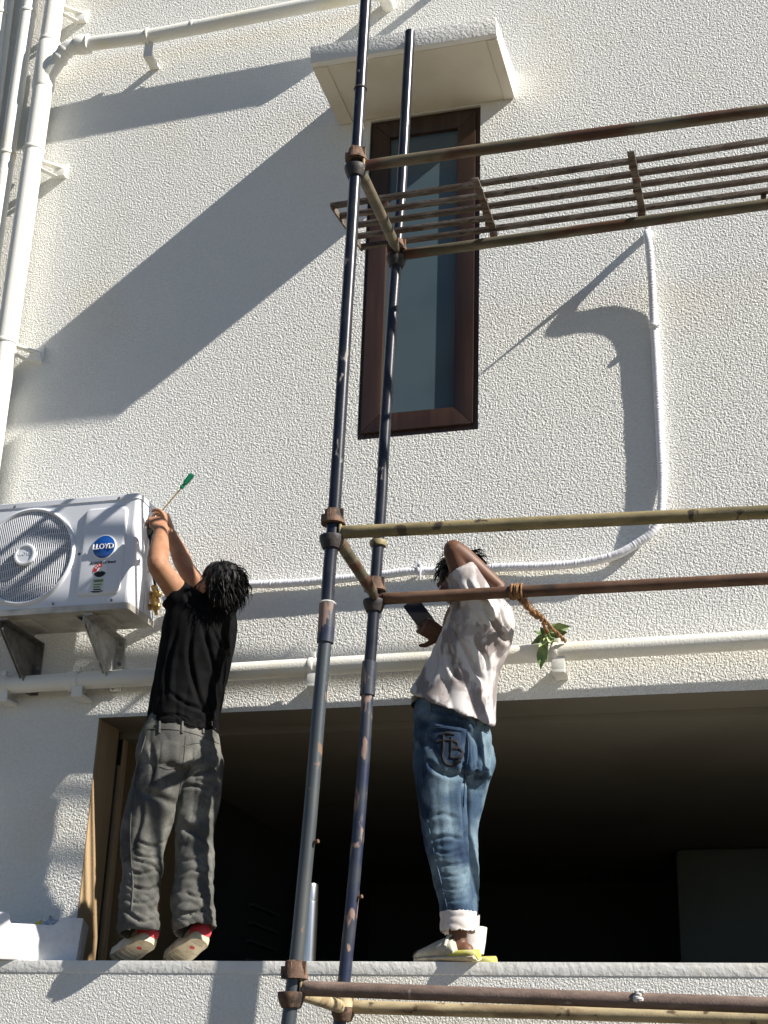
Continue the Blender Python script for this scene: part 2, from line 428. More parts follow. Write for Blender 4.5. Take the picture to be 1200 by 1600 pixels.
mb = MB(); mb.bb(c[0]-.022, c[0]+.03, -.115, -.108, c[2]-.12, c[2]-.03); mb.bb(c[0]-.022, c[0]+.03, -.115, -.001, c[2]-.135, c[2]-.118)
mb.build('bracket', M['pipe_smooth'], tp, bevel=.002)
vp = thing('shadow_stub', 'short white pipe stub added out of view above the canopy to cast a shadow stripe', 'pipe', at(716, -40, 0))
vb = at(716, -40, 0)  # unseen stub, added for the shadow stripe it throws on the wall
MB().tube([vb, vb+np.array([0, -.10, 0]), vb+np.array([0, -.16, -.01])], [.026, .026, .026], 20).build('pipe_run', M['pipe_smooth'], vp)
MB().lathe(vb+np.array([0, -.004, 0]), (0, -1, 0), [(0, .05), (.008, .05), (.012, .03)], 24).build('flange', M['pipe_smooth'], vp)
# long pipe above the opening
LPY = -.085
lp = thing('drainpipe', 'long white pipe running level along the wall just above the dark opening', 'pipe', at(400, 1050, LPY))
ctr = [(-120, 1078), (60, 1067), (110, 1064), (245, 1058), (430, 1047), (640, 1035), (870, 1019), (1000, 1011), (1200, 999), (1500, 980)]
P = [at(x, y, LPY) for x, y in ctr]
zf = np.polyfit([p[0] for p in P], [p[2] for p in P], 1)
LP = lambda x: np.array([x, LPY, zf[0]*x+zf[1]])
mb = MB(); mb.tube([LP(-5.2), LP(-4), LP(-3), LP(-2), LP(-1), LP(0), LP(1.5)], .040, 28); mb.build('pipe_run', M['pipe'], lp)
for x0, x1, rr in ((P[2][0]-.005, P[2][0]+.02, .046), (at(0, 1066, LPY)[0]-.01, at(12, 1066, LPY)[0], .050)):
    mb = MB(); mb.tube([LP(x0-.01), LP(x0), LP(x1), LP(x1+.015)], [.041, rr, rr, .041], 28); mb.build('socket', M['pipe'], lp)
for px_, dz in ((488, .085), (868, .085), (122, .07), (6, .07)):
    c = at(px_, 1040-(px_-488)*.06, LPY); x = c[0]
    mb = MB(); ring(mb, LP(x), (1, 0, 0), .040, .022, .005)
    mb.build('strap', M['pipe_smooth'], lp)
    z = LP(x)[2]
    mb = MB(); mb.bb(x-.012, x+.042, LPY-.03, LPY-.024, z-dz, z-.03); mb.bb(x-.012, x+.042, LPY-.03, -.0, z-dz-.012, z-dz+.002); mb.bb(x-.012, x-.006, LPY-.02, -.0, z-dz, z-.038)
    mb.build('bracket', M['pipe_smooth'], lp, bevel=.002)
    MB().bb(x-.006, x+.02, LPY-.028, LPY-.012, z+.038, z+.062).build('clamp_lug', M['pipe_smooth'], lp, bevel=.002)

# ------------------------------------------------------------------ white insulated conduit
def wrapmat():
    m = mat('white_wrap', (.80, .80, .82), (.74, .74, .76), scale=12, rough=.55, spec=.35)
    nt = m.node_tree; N = nt.nodes; L = nt.links; b = N['Principled BSDF']
    tc = N.new('ShaderNodeTexCoord'); wv = N.new('ShaderNodeTexWave'); wv.inputs['Scale'].default_value = 1.0; wv.inputs['Distortion'].default_value = .6
    wv.inputs['Detail'].default_value = 1; wv.bands_direction = 'X'
    mp = N.new('ShaderNodeMapping'); mp.inputs['Scale'].default_value = (24, 0, 0)
    L.new(tc.outputs['UV'], mp.inputs[0]); L.new(mp.outputs[0], wv.inputs[0])
    bp = N.new('ShaderNodeBump'); bp.inputs['Strength'].default_value = .5; bp.inputs['Distance'].default_value = .003
    L.new(wv.outputs['Fac'], bp.inputs['Height']); L.new(bp.outputs[0], b.inputs['Normal'])
    return m
M['wrap'] = mat('white_wrap', (.80, .80, .83), (.72, .72, .75), scale=14, rough=.5, spec=.35, bump=.25, bscale=40, bdist=.004)
cpx = [(255, 938, -.06), (290, 924, -.05), (330, 918, -.035), (390, 914, -.03), (450, 911.5, -.028), (500, 908, -.028), (560, 902, -.028), (600, 898, -.028), (640, 893, -.03), (690, 892, -.028), (740, 889, -.028), (800, 886, -.028), (850, 885, -.03),
       (900, 881, -.03), (940, 874, -.034), (970, 864, -.036), (1000, 846, -.036), (1018, 832, -.036), (1030, 812, -.034), (1034, 785, -.032), (1034, 740, -.022), (1031, 680, -.020), (1028, 620, -.020), (1025, 560, -.021), (1022, 512, -.023), (1020, 470, -.032), (1017, 420, -.062), (1014, 385, -.095)]
cp = [at(*p) for p in cpx]
top = cp[-1]
cp += [top+np.array([-.004, -.008, .05]), top+np.array([-.006, .012, .085]), top+np.array([-.008, .06, .115]), top+np.array([-.012, .115, .125])]
co_ = thing('wrapped_conduit', 'white ribbed wrapped air conditioner pipe curving round the right of the window', 'conduit', cp[12])
path = arc_resample(spline(cp, 10), .0045)
rad = [.0185*(1+.035*math.sin(i*2.1+math.sin(i*.13)*2)+.03*math.sin(i*.11)+.02*RNG.normal()) for i in range(len(path))]
MB().tube(path, rad, 16).build('pipe_run', M['wrap'], co_)
for (x, y, Yd), ax in (((655, 892.5, -.03), (1, 0, 0)), ((1022, 510, -.03), (0, 0, 1))):
    c = at(x, y, Yd); mb = MB(); ring(mb, c, ax, .019, .014, .005)
    if ax[0]: mb.bb(c[0]-.008, c[0]+.006, -.05, -.03, c[2]+.018, c[2]+.045); mb.bb(c[0]+.004, c[0]+.014, -.052, -.046, c[2]-.05, c[2]+.03)
    else: mb.bb(c[0]-.022, c[0]+.028, -.046, -.040, c[2]-.006, c[2]+.004)
    mb.build('tie', M['wrap'], co_, bevel=.002)
tail = [top+np.array([-.004, .04, .105]), top+np.array([-.004, -.02, .112]), top+np.array([-.004, -.06, .112]), top+np.array([-.006, -.10, .110])]
MB().tube(spline(tail, 6), [.016-.011*min(1, i/14) for i in range(19)], 10).build('cable_end', M['wrap'], co_)

# ------------------------------------------------------------------ scaffold
M['navy'] = mat('navy_pole_paint', (.010, .012, .021), (.020, .022, .028), scale=9, lo=.4, hi=.65, rough=.30, spec=.5, c3=(.30, .27, .25), scale3=26, lo3=.655, hi3=.72, stretch3=(1, 1, .35), rough3=.7, bump=.2, bscale=120, bdist=.001)
M['navy_worn'] = mat('navy_pole_worn', (.016, .022, .050), (.040, .045, .055), scale=7, lo=.42, hi=.62, rough=.38, spec=.5, c3=(.24, .16, .13), scale3=26, lo3=.56, hi3=.63, stretch3=(1, 1, .4), rough3=.8, bump=.3, bscale=110, bdist=.001)
M['steel_pole'] = mat('grey_pole', (.050, .062, .072), (.085, .09, .09), scale=8, lo=.38, hi=.66, stretch=(1, 1, .3), rough=.42, metal=.3, spec=.5, c3=(.20, .13, .085), scale3=24, lo3=.63, hi3=.70, rough3=.8, bump=.25, bscale=110, bdist=.001)
M['rust'] = mat('rusty_cast_iron', (.10, .060, .040), (.17, .10, .065), scale=30, rough=.8, c3=(.03, .024, .02), scale3=18, lo3=.55, hi3=.65, bump=.6, bscale=140, bdist=.002, vary=.2)
M['iron_dark'] = mat('dark_cup', (.022, .020, .022), (.05, .04, .036), scale=24, rough=.55, bump=.5, bscale=120, bdist=.002)
M['led_olive'] = mat('olive_ledger', (.085, .075, .048), (.14, .115, .075), scale=11, stretch=(.3, 1, 1), rough=.6, c3=(.075, .032, .016), scale3=7, lo3=.5, hi3=.62, stretch3=(.35, 1, 1), bump=.4, bscale=130, bdist=.0015, vary=.2)
M['led_yellow'] = mat('yellowed_ledger', (.27, .22, .115), (.15, .125, .065), scale=10, stretch=(.3, 1, 1), rough=.6, c3=(.06, .045, .03), scale3=18, lo3=.60, hi3=.68, bump=.4, bscale=130, bdist=.0015, vary=.18)
M['led_brown'] = mat('rust_brown_ledger', (.10, .052, .030), (.15, .088, .055), scale=12, stretch=(.3, 1, 1), rough=.62, c3=(.03, .022, .018), scale3=9, lo3=.56, hi3=.66, stretch3=(.4, 1, 1), bump=.45, bscale=130, bdist=.0015, vary=.2)
M['led_purple'] = mat('mauve_brown_ledger', (.15, .105, .085), (.20, .145, .12), scale=14, stretch=(.4, 1, 1), rough=.75, c3=(.33, .30, .26), scale3=15, lo3=.66, hi3=.72, bump=.6, bscale=140, bdist=.0015, vary=.2)
M['led_cream'] = mat('cream_ledger', (.42, .34, .20), (.26, .19, .11), scale=13, stretch=(.3, 1, 1), rough=.65, c3=(.11, .075, .045), scale3=20, lo3=.60, hi3=.68, bump=.5, bscale=140, bdist=.0015, vary=.15)
M['bar_rust'] = mat('rusty_flat_bar', (.085, .062, .045), (.15, .125, .10), scale=30, stretch=(.25, 1, 1), rough=.8, c3=(.045, .028, .02), scale3=70, lo3=.52, hi3=.70, stretch3=(.4, 1, 1), bump=.6, bscale=150, bdist=.002, vary=.25)
M['cement'] = mat('cement_splash', (.62, .60, .58), rough=.9, bump=.8, bscale=90, bdist=.004)

YA, YB = -1.22, -.54
sc = thing('scaffold', 'tall tube scaffold bay of two dark poles with rusty level tubes', 'scaffold', (-1.6, -.9, 0))
def tower(pxs, Y, splitpx, mu, ml, r, topcut=None):
    pts = [at(x, y, Y) for x, y in pxs]
    up = [p for p, (x, y) in zip(pts, pxs) if y <= splitpx+1]; lo = [p for p, (x, y) in zip(pts, pxs) if y >= splitpx-1]
    if topcut is None: up = [up[0]+(up[0]-up[1])*1.2]+up
    d = lo[-1]-lo[-2]; k = (lo[-1][2]-.02)/(-d[2]); lo = lo+[lo[-1]+d*k*.5+np.array([0, 0, 0]), np.array([lo[-1][0]+d[0]*k*.6, Y, .02])]
    a = MB().tube(spline(up, 6), r, 24).build('standard', mu, sc)
    b = MB().tube(spline(lo, 6), r*1.0, 24).build('standard', ml, sc)
    MB().bb(lo[-1][0]-.075, lo[-1][0]+.075, Y-.075, Y+.075, .003, .02).build('base_plate', M['rust'], sc)
    return pts, a, b
A_px = [(571.5, 0), (563.5, 133), (556.5, 250), (547.5, 400), (541, 500), (523.5, 780), (513.5, 905), (510, 980), (499, 1100), (486, 1260), (473, 1400), (465, 1483), (453, 1580)]
B_px = [(640.5, 50), (632.5, 200), (627, 300), (618.5, 420), (612, 510), (600, 700), (596, 780), (588, 890), (581, 1000), (575.5, 1060), (567.5, 1200), (551, 1400), (539, 1520)]
Apts, Au, Al = tower(A_px, YA, 980, M['navy'], M['steel_pole'], .0242)
Bpts, Bu, Bl = tower(B_px, YB, 1060, M['navy'], M['navy_worn'], .0242, True)
def along(px, pts, y):
    ys = [q[1] for q in px]
    return np.array([np.interp(y, ys, [p[k] for p in pts]) for k in range(3)])
Aat = lambda y: along(A_px, Apts, y)
Bat = lambda y: along(B_px, Bpts, y)
def cup(o, p, kind, m, s=1.0):
    mb = MB(); r0 = .0245
    if kind == 'top':
        mb.lathe(p, (0, 0, 1), [(-.028*s, r0+.003), (-.028*s, r0+.021*s), (-.018*s, r0+.020*s), (.012*s, r0+.010*s), (.026*s, r0+.009*s), (.03*s, r0+.001)], 26)
        mb.box(p+np.array([r0+.010*s, -.012, .004]), (.014, .010, .045*s)); mb.box(p+np.array([-r0-.012, -.008, -.004]), (.016, .012, .03*s))
        mb.box(p+np.array([-.006, -r0-.012, .004]), (.012, .012, .04*s))
    elif kind == 'bowl':
        mb.lathe(p, (0, 0, 1), [(-.026*s, r0+.001), (-.024*s, r0+.008), (.0, r0+.018*s), (.018*s, r0+.022*s), (.024*s, r0+.021*s), (.024*s, r0+.006)], 26)
    else:
        mb.lathe(p, (0, 0, 1), [(-.014, r0), (-.012, r0+.009), (.0, r0+.012), (.012, r0+.009), (.014, r0)], 24)
    mb.build('cup', m, o, bevel=.0)
for y, k, m in ((243, 'top', 'rust'), (270, 'bowl', 'iron_dark'), (809, 'top', 'rust'), (849, 'bowl', 'iron_dark')): cup(Au, Aat(y), k, M[m])
for y, k, m in ((1516, 'top', 'rust'), (1563, 'bowl', 'rust')): cup(Al, Aat(y), k, M[m])
for y, k, m in ((386, 'top', 'rust'), (410, 'bowl', 'iron_dark'), (850, 'ring', 'led_yellow'), (914, 'top', 'rust'), (948, 'bowl', 'iron_dark')): cup(Bu, Bat(y), k, M[m])
cup(Bl, at(536, 1585, YB), 'bowl', M['rust']); cup(Bl, at(538, 1562, YB), 'top', M['led_cream'])
def sleeve(o, f, y0, y1, m):
    n = [f(y1+(y0-y1)*k/3) for k in range(4)]
    MB().tube([n[0], n[0]+(n[1]-n[0])*.05, n[1], n[2], n[3]-(n[3]-n[2])*.05, n[3]], [.026, .0305, .0305, .0305, .0305, .026], 24).build('sleeve', m, o)
sleeve(Al, Aat, 942, 1006, M['navy_worn']); sleeve(Bl, Bat, 1034, 1088, M['navy_worn'])
MB().lathe(Aat(943), (0, 0, 1), [(-.005, .03), (0, .033), (.005, .026)], 20).build('weld', M['cement'], Al)
MB().lathe(Aat(139), (0, 0, 1), [(-.006, .024), (-.004, .0285), (.003, .027), (.006, .024)], 20).build('joint_ring', M['iron_dark'], Au)
for o, p in ((Al, Aat(1318)), (Bl, Bat(1403))):
    MB().tube([p+np.array([.02, -.005, 0]), p+np.array([.042, -.012, .004])], [.006, .007], 10).build('pin', M['rust'], o)
def ledger(a, b, Y, m, r=.0242, flat=.10, ext=.55):
    A = at(*a, Y); B = at(*b, Y); B = B+(B-A)*ext; d = nrm(B-A)
    ts = [0, .015, flat*.5, flat, flat+.05]
    # pinched blade end, then round tube
    pts = [A+d*t for t in ts]+[A+(B-A)*k for k in (.25, .5, .75, 1)]
    e = [.34, .36, .62, .92, 1, 1, 1, 1, 1]; rr = [r*1.06, r*1.1, r*1.08, r*1.02, r, r, r, r, r]
    mb = MB(); mb.tube(pts, rr, 22, ell=e, up=(0, 0, 1))
    return mb.build('ledger', m, sc)
led = {}
led['A1'] = ledger((568, 259), (1200, 172), YA, M['led_olive'], flat=.16)
led['B1'] = ledger((624, 399), (1200, 319), YB, M['led_olive'], flat=.03)
led['A2'] = ledger((531, 832), (1200, 800), YA, M['led_yellow'], flat=.02)
led['B2'] = ledger((594, 936), (1200, 904), YB, M['led_brown'], flat=.03)
led['A3'] = ledger((470, 1544), (1200, 1571), YA, M['led_purple'], flat=.02)
led['B3'] = ledger((540, 1573), (1200, 1592), YB, M['led_cream'], flat=.02)
for a, b, m in ((Aat(257)+np.array([.005, .02, 0]), Bat(398)+np.array([.012, -.02, 0]), 'led_olive'),
                (Aat(835)+np.array([.008, .02, 0]), at(590, 936, YB)+np.array([.0, -.02, 0]), 'led_olive'),
                (Aat(1548)+np.array([.004, .02, 0]), at(538, 1575, YB)+np.array([0, -.015, 0]), 'led_cream')):
    d = nrm(b-a); L_ = np.linalg.norm(b-a)
    MB().tube([a, a+d*.03, a+d*.08, a+d*L_*.5, b-d*.08, b-d*.03, b], [.02, .021, .0235, .0235, .0235, .021, .02], 20, ell=[.5, .6, 1, 1, 1, .6, .5], up=(0, 0, 1)).build('transom', M[m], sc)
for a, b, Y in (((568, 259), (1200, 172), YA), ((531, 832), (1200, 800), YA), ((470, 1544), (1200, 1571), YA)):
    c = at(*a, Y); MB().box(c+np.array([.004, -.001, 0]), (.008, .03, .058)).build('end_plate', M['led_cream'], sc, bevel=.002)
c = at(1003, 1561, YA)
mb = MB()
for k in range(9):
    q = c+np.array([random.uniform(-.018, .018), -.020+random.uniform(-.003, .003), random.uniform(-.006, .020)])
    mb.lathe(q, (0, 0, 1), [(-.008, .002), (-.004, .009), (.002, .011), (.007, .006), (.009, .001)], 9)
mb.build('cement_splash', M['cement'], led['A3'])
# walkway grating on the top lift
GZ = 5.345
pf = thing('scaffold_walkway', 'rusty grating walkway of five long bars lying on the top tubes', 'walkway', (-1, -.7, GZ))
L5 = [(517, 322), (529, 338), (541, 354), (553, 370), (563, 386)]
R5 = [(1200, 219.5), (1200, 241.5), (1200, 260), (1200, 279), (1200, 298)]
bars = []
for a, b in zip(L5, R5):
    A = atZ(*a, GZ); B = atZ(*b, GZ); B = B+(B-A)*.5; bars.append((A, B))
    n = 26; V = []
    mb = MB(); mb.bar(A, B, .023, .021)
    mb.build('bar', M['bar_rust'], pf, bevel=.002)
for ax, ay, bx, by in ((747, 287, 768, 357), (988, 246, 1003, 332)):
    A = atZ(ax, ay, GZ-.03); B = atZ(bx, by, GZ-.03)
    A[0] = B[0] = (A[0]+B[0])/2
    if ax < 1190: A[1] -= .04
    MB().bar(A, B, .030, .010).build('cross_strap', M['bar_rust'], pf, bevel=.002)
    for (p, q) in bars[:5]:
        t = (A[0]-p[0])/(q[0]-p[0]); c = p+(q-p)*t
        if random.random() < .75: MB().box(c+np.array([random.uniform(-.01, .01), 0, -.028]), (.035, .018, .022)).build('weld_lump', M['rust'], pf, bevel=.004)
p_, q_ = bars[4]; c = p_+(q_-p_)*((atZ(1193, 308, GZ)[0]-p_[0])/(q_[0]-p_[0])); MB().box(c+np.array([0, .012, -.03]), (.022, .02, .05)).build('spacer', M['rust'], pf, bevel=.003)
A, B = bars[0][0], bars[-1][0]
MB().bar(A+np.array([.006, -.01, -.004]), B+np.array([.006, .01, -.004]), .008, .03).build('end_strap', M['bar_rust'], pf)

# ------------------------------------------------------------------ air conditioner outdoor unit
M['ac'] = mat('ac_white_enamel', (.72, .74, .78), rough=.33, spec=.5, bump=.06, bscale=14, bdist=.004)
M['ac_base'] = mat('ac_base_zinc', (.52, .50, .45), (.40, .38, .34), scale=9, rough=.45, metal=.3)
M['black'] = mat('black_plastic', (.012, .012, .013), rough=.5)
M['ac_dark'] = mat('ac_inner_dark', (.028, .034, .042), rough=.6)
M['badge_blue'] = mat('badge_blue', (.012, .085, .36), (.006, .045, .22), scale=8, rough=.12, spec=.6)
M['white'] = mat('white_print', (.82, .82, .82), rough=.5)
M['ink'] = mat('black_ink', (.015, .015, .018), rough=.6)
M['red'] = mat('red_print', (.55, .03, .03), rough=.4)
M['label'] = mat('energy_label', (.62, .68, .50), rough=.5)
M['label_green'] = mat('label_green_print', (.16, .22, .14), rough=.5)
M['brass'] = mat('brass', (.58, .40, .16), rough=.32, metal=.9)
M['galv'] = mat('galvanised_steel', (.50, .49, .46), (.34, .33, .31), scale=16, rough=.45, metal=.35, vary=.15)
M['dark_steel'] = mat('dark_bracket_steel', (.22, .21, .20), (.14, .135, .13), scale=14, rough=.5, metal=.4)

def text_mesh(txt, size, name, m, parent, origin, ux, uz, depth=.0015, align='CENTER', shear=0, sx=1.0, bold=0):
    """letters standing on a surface: origin + ux (reading direction) + uz (up)"""
    cu = bpy.data.curves.new(name, 'FONT'); cu.body = txt; cu.size = size; cu.extrude = depth; cu.align_x = align; cu.align_y = 'CENTER'
    cu.shear = shear; cu.offset = bold; cu.resolution_u = 3
    ob = bpy.data.objects.new(name+'_tmp', cu); COL.objects.link(ob)
    dg = bpy.context.evaluated_depsgraph_get()
    me = bpy.data.meshes.new_from_object(ob.evaluated_get(dg)); bpy.data.objects.remove(ob); bpy.data.curves.remove(cu)
    ux = nrm(ux); uz = nrm(uz); n = np.cross(ux, uz)
    for v in me.vertices:
        p = np.asarray(origin)+ux*v.co.x*sx+uz*v.co.y+n*v.co.z
        v.co = p
    me.name = name
    return link(name, me, m, parent)

AX1, AYF, AZ0, AZ1 = -2.790, -.38, 3.712, 4.250
AX0 = AX1-.80; AYB = -.105; FC = (-3.322, 3.982); FR = .232
ac = thing('outdoor_unit', 'white air conditioner outdoor unit with round fan grille mounted at left of wall', 'air conditioner', ((AX0+AX1)/2, -.24, AZ0))
# casing: shell without a front, rounded upright corners
def rrect(x0, x1, z0, z1, r, n=6):
    out = []
    for cx, cz, a0 in ((x1-r, z1-r, 0), (x0+r, z1-r, 90), (x0+r, z0+r, 180), (x1-r, z0+r, 270)):
        for k in range(n+1):
            a = math.radians(a0+90*k/n); out.append((cx+r*math.cos(a), cz+r*math.sin(a)))
    return out
rc = .022
plan = [(AX1, AYB), (AX1, AYF+rc)]+[(AX1-rc+rc*math.cos(math.radians(a)), AYF+rc-rc*math.sin(math.radians(a))) for a in (22, 45, 68)]+[(AX1-rc, AYF)]
planL = [(AX0+rc, AYF)]+[(AX0+rc-rc*math.sin(math.radians(a)), AYF+rc-rc*math.cos(math.radians(a))) for a in (22, 45, 68)]+[(AX0, AYF+rc), (AX0, AYB)]
m = MB()
for pl in (plan, planL):
    n = len(pl)
    m.add([(x, y, AZ0) for x, y in pl]+[(x, y, AZ1) for x, y in pl], [(i, i+1, i+1+n, i+n) for i in range(n-1)])
m.add([(AX0, AYB, AZ0), (AX1, AYB, AZ0), (AX1, AYB, AZ1), (AX0, AYB, AZ1)], [(0, 1, 2, 3)])
m.build('casing', M['ac'], ac)
m = MB(); full = planL[::-1]+plan[::-1]
def outset(pts, e):
    cx = (AX0+AX1)/2; cy = (AYF+AYB)/2
    return [(x+math.copysign(e, x-cx), y+math.copysign(e, y-cy)) for x, y in pts]
n = len(full); o1 = outset(full, .004)
m.add([(x, y, AZ1-.020) for x, y in o1]+[(x, y, AZ1+.003) for x, y in o1]+[(x, y, AZ1+.006) for x, y in full],
      [(i, (i+1) % n, (i+1) % n+n, i+n) for i in range(n)]+[(i+n, (i+1) % n+n, (i+1) % n+2*n, i+2*n) for i in range(n)]+[tuple(range(2*n, 3*n)), tuple(reversed(range(n)))])
m.build('lid', M['ac'], ac)
m = MB(); o2 = outset(full, .003)
m.add([(x, y, AZ0-.012) for x, y in full]+[(x, y, AZ0+.016) for x, y in o2], [(i, (i+1) % n, (i+1) % n+n, i+n) for i in range(n)]+[tuple(reversed(range(n))), tuple(range(n, 2*n))])
base = m.build('base_pan', M['ac_base'], ac)
for x in (AX0+.14, AX0+.42, AX1-.28):
    MB().bb(x, x+.16, AYF+.06, AYB-.05, AZ0-.018, AZ0-.011).build('rib', M['ac_base'], base, bevel=.003)
for x in (AX0+.18, AX1-.20):
    MB().bb(x-.02, x+.02, AYF+.02, AYB+.0, AZ0-.022, AZ0-.0115).build('foot', M['ac_base'], base, bevel=.002)
# front plate with a round opening
m = MB(); NS = 64
x0, x1, z0, z1 = AX0+rc, AX1-rc, AZ0+.016, AZ1-.020
circ = [(FC[0]+FR*math.cos(2*math.pi*k/NS), FC[1]+FR*math.sin(2*math.pi*k/NS)) for k in range(NS)]
def onrect(a):
    c, s_ = math.cos(a), math.sin(a); ts = []
    if c > 1e-9: ts.append((x1-FC[0])/c)
    if c < -1e-9: ts.append((x0-FC[0])/c)
    if s_ > 1e-9: ts.append((z1-FC[1])/s_)
    if s_ < -1e-9: ts.append((z0-FC[1])/s_)
    t = min(ts); return (FC[0]+c*t, FC[1]+s_*t)
rect = [onrect(2*math.pi*k/NS) for k in range(NS)]
m.add([(x, AYF, z) for x, z in circ]+[(x, AYF, z) for x, z in rect], [(k, (k+1) % NS, NS+(k+1) % NS, NS+k) for k in range(NS)])
for cx, cz in ((x1, z1), (x1, z0), (x0, z0), (x0, z1)):
    a = math.atan2(cz-FC[1], cx-FC[0]) % (2*math.pi); k = int(a/(2*math.pi)*NS)
    b0, b1 = rect[k], rect[(k+1) % NS]
    m.add([(b0[0], AYF, b0[1]), (cx, AYF, cz), (b1[0], AYF, b1[1])], [(0, 1, 2)])
m.build('front_panel', M['ac'], ac, angle=20)
# rim, cavity
m = MB(); prof = [(FR+.010, 0.0005), (FR+.006, .010), (FR-.002, .013), (FR-.010, .008), (FR-.012, -.03), (FR-.012, -.12)]
V = []; F = []
for r_, d in prof:
    V += [(FC[0]+r_*math.cos(2*math.pi*k/NS), AYF-d, FC[1]+r_*math.sin(2*math.pi*k/NS)) for k in range(NS)]
for i in range(len(prof)-1):
    F += [(i*NS+k, i*NS+(k+1) % NS, (i+1)*NS+(k+1) % NS, (i+1)*NS+k) for k in range(NS)]
m.add(V, F); m.build('fan_ring', M['ac'], ac, angle=50)
m = MB(); m.add([(FC[0]+(FR-.012)*math.cos(2*math.pi*k/NS), AYF+.13, FC[1]+(FR-.012)*math.sin(2*math.pi*k/NS)) for k in range(NS)], [tuple(range(NS))])
m.build('coil', M['ac_dark'], ac)
fan = MB(); fan.lathe((FC[0], AYF+.10, FC[1]), (0, -1, 0), [(0, .05), (.05, .045), (.055, .02)], 24)
fo = fan.build('fan', M['ac_dark'], ac)
for k in range(3):
    V = []; a0 = math.radians(120*k+20)
    for i in range(7):
        for j in range(5):
            r_ = .04+.165*j/4; a = a0+math.radians(70)*i/6+.25*j/4
            V.append((FC[0]+r_*math.cos(a), AYF+.095-.055*i/6, FC[1]+r_*math.sin(a)))
    MB().add(V, [(i*5+j, i*5+j+1, i*5+j+6, i*5+j+5) for i in range(6) for j in range(4)]).build('blade', M['ac_dark'], fo)
gr = MB().lathe((FC[0], AYF-.0135, FC[1]), (0, -1, 0), [(0, .052), (.012, .054), (.018, .050), (.018, .042), (.013, .040), (.013, .001)], 40).build('fan_grille', M['ac'], ac)
text_mesh('LLOYD', .022, 'lettering', M['ac'], gr, (FC[0], AYF-.0268, FC[1]+.004), (1, 0, 0), (0, 0, 1), .001)
NBAR = 44; bm_me = None
for k in range(NBAR):
    x = -FR+.012+(2*FR-.024)*(k+.5)/NBAR; h = math.sqrt(max(0, (FR-.008)**2-x**2)); segs = 8; dep = .012*(1-(x/FR)**2)
    # shallow dish: bars bow forward a little
    zs = [-h+2*h*i/segs for i in range(segs+1)]
    pts = [(FC[0]+x, AYF-.0-.011*(1-(x*x+z*z)/FR**2), FC[1]+z) for z in zs]
    MB().tube(pts, .0027, 6, ell=1.6, up=(1, 0, 0)).build('grille_bar', M['ac'], gr)
for k in range(-6, 7):
    z00 = k*.036; pts = []
    for i in range(27):
        x = -FR+2*FR*i/26; z = z00+.034*math.sin(x/FR*2.6)
        if x*x+z*z < (FR-.008)**2: pts.append((FC[0]+x, AYF+.004-.011*(1-(x*x+z*z)/FR**2), FC[1]+z))
    if len(pts) > 3: MB().tube(pts, .0026, 6).build('grille_bar', M['ac'], gr)
# embossed service panel
px0, px1, pz0, pz1 = -3.052, -2.838, AZ0+.055, AZ1-.055
m = MB(); r1 = rrect(px0, px1, pz0, pz1, .03); r2 = rrect(px0+.013, px1-.013, pz0+.013, pz1-.013, .022); n = len(r1)
m.add([(x, AYF-.0005, z) for x, z in r1]+[(x*.0+x, AYF-.010, z) for x, z in rrect(px0+.005, px1-.005, pz0+.005, pz1-.005, .027)]+[(x, AYF-.0115, z) for x, z in r2],
      [(i, (i+1) % n, (i+1) % n+n, i+n) for i in range(n)]+[(i+n, (i+1) % n+n, (i+1) % n+2*n, i+2*n) for i in range(n)]+[tuple(range(2*n, 3*n))])
m.build('service_panel', M['ac'], ac, angle=60)
fy = AYF-.0115
_b = at(163, 855, AYF-.012); bc = (_b[0], _b[2])
m = MB().lathe((bc[0], fy, bc[1]), (0, -1, 0), [(0, .059), (.003, .0592), (.0045, .057)], 40); bd = m.build('badge', M['white'], ac)
MB().lathe((bc[0], fy-.0035, bc[1]), (0, -1, 0), [(0, .0545), (.0025, .054), (.007, .038), (.009, .018), (.0095, .001)], 40).build('badge_face', M['badge_blue'], bd)
text_mesh('LLOYD', .036, 'lettering', M['white'], bd, (bc[0], fy-.0125, bc[1]-.002), (1, 0, 0), (0, 0, 1), .0025, sx=.92, bold=.0004)
text_mesh('A HAVELLS Brand', .0165, 'lettering', M['ink'], ac, (bc[0]+.002, fy-.001, bc[1]-.074), (1, 0, 0), (0, 0, 1), .0008, bold=.0003)
_b = at(156.5, 891, AYF-.012); sc0 = (_b[0], _b[2]); n = 28
def disc(name, r, a0, a1, mm, c, y, inner=0.0):
    pts = [(c[0]+r*math.cos(math.radians(a0+(a1-a0)*k/n)), y, c[1]+r*math.sin(math.radians(a0+(a1-a0)*k/n))) for k in range(n+1)]
    pin = [(c[0]+inner*math.cos(math.radians(a0+(a1-a0)*k/n)), y, c[1]+inner*math.sin(math.radians(a0+(a1-a0)*k/n))) for k in range(n+1)]
    return MB().add(pts+pin, [(k, k+1, n+2+k, n+1+k) for k in range(n)]).build(name, mm, ac, smooth=False)
st = disc('star_label', .036, -20, 200, M['white'], sc0, fy-.0010, .001)
disc('star_label', .034, 75, 195, M['red'], sc0, fy-.0016, .015)
disc('star_label', .033, -155, -25, M['ink'], sc0, fy-.0016, .008)
for a in (100, 125, 150):
    c = (sc0[0]+.025*math.cos(math.radians(a)), sc0[1]+.025*math.sin(math.radians(a)))
    pts = [(c[0]+(.006 if k % 2 == 0 else .0026)*math.sin(math.pi*k/5), fy-.0021, c[1]+(.006 if k % 2 == 0 else .0026)*math.cos(math.pi*k/5)) for k in range(10)]
    MB().add(pts, [tuple(range(10))]).build('star', M['white'], ac, smooth=False)
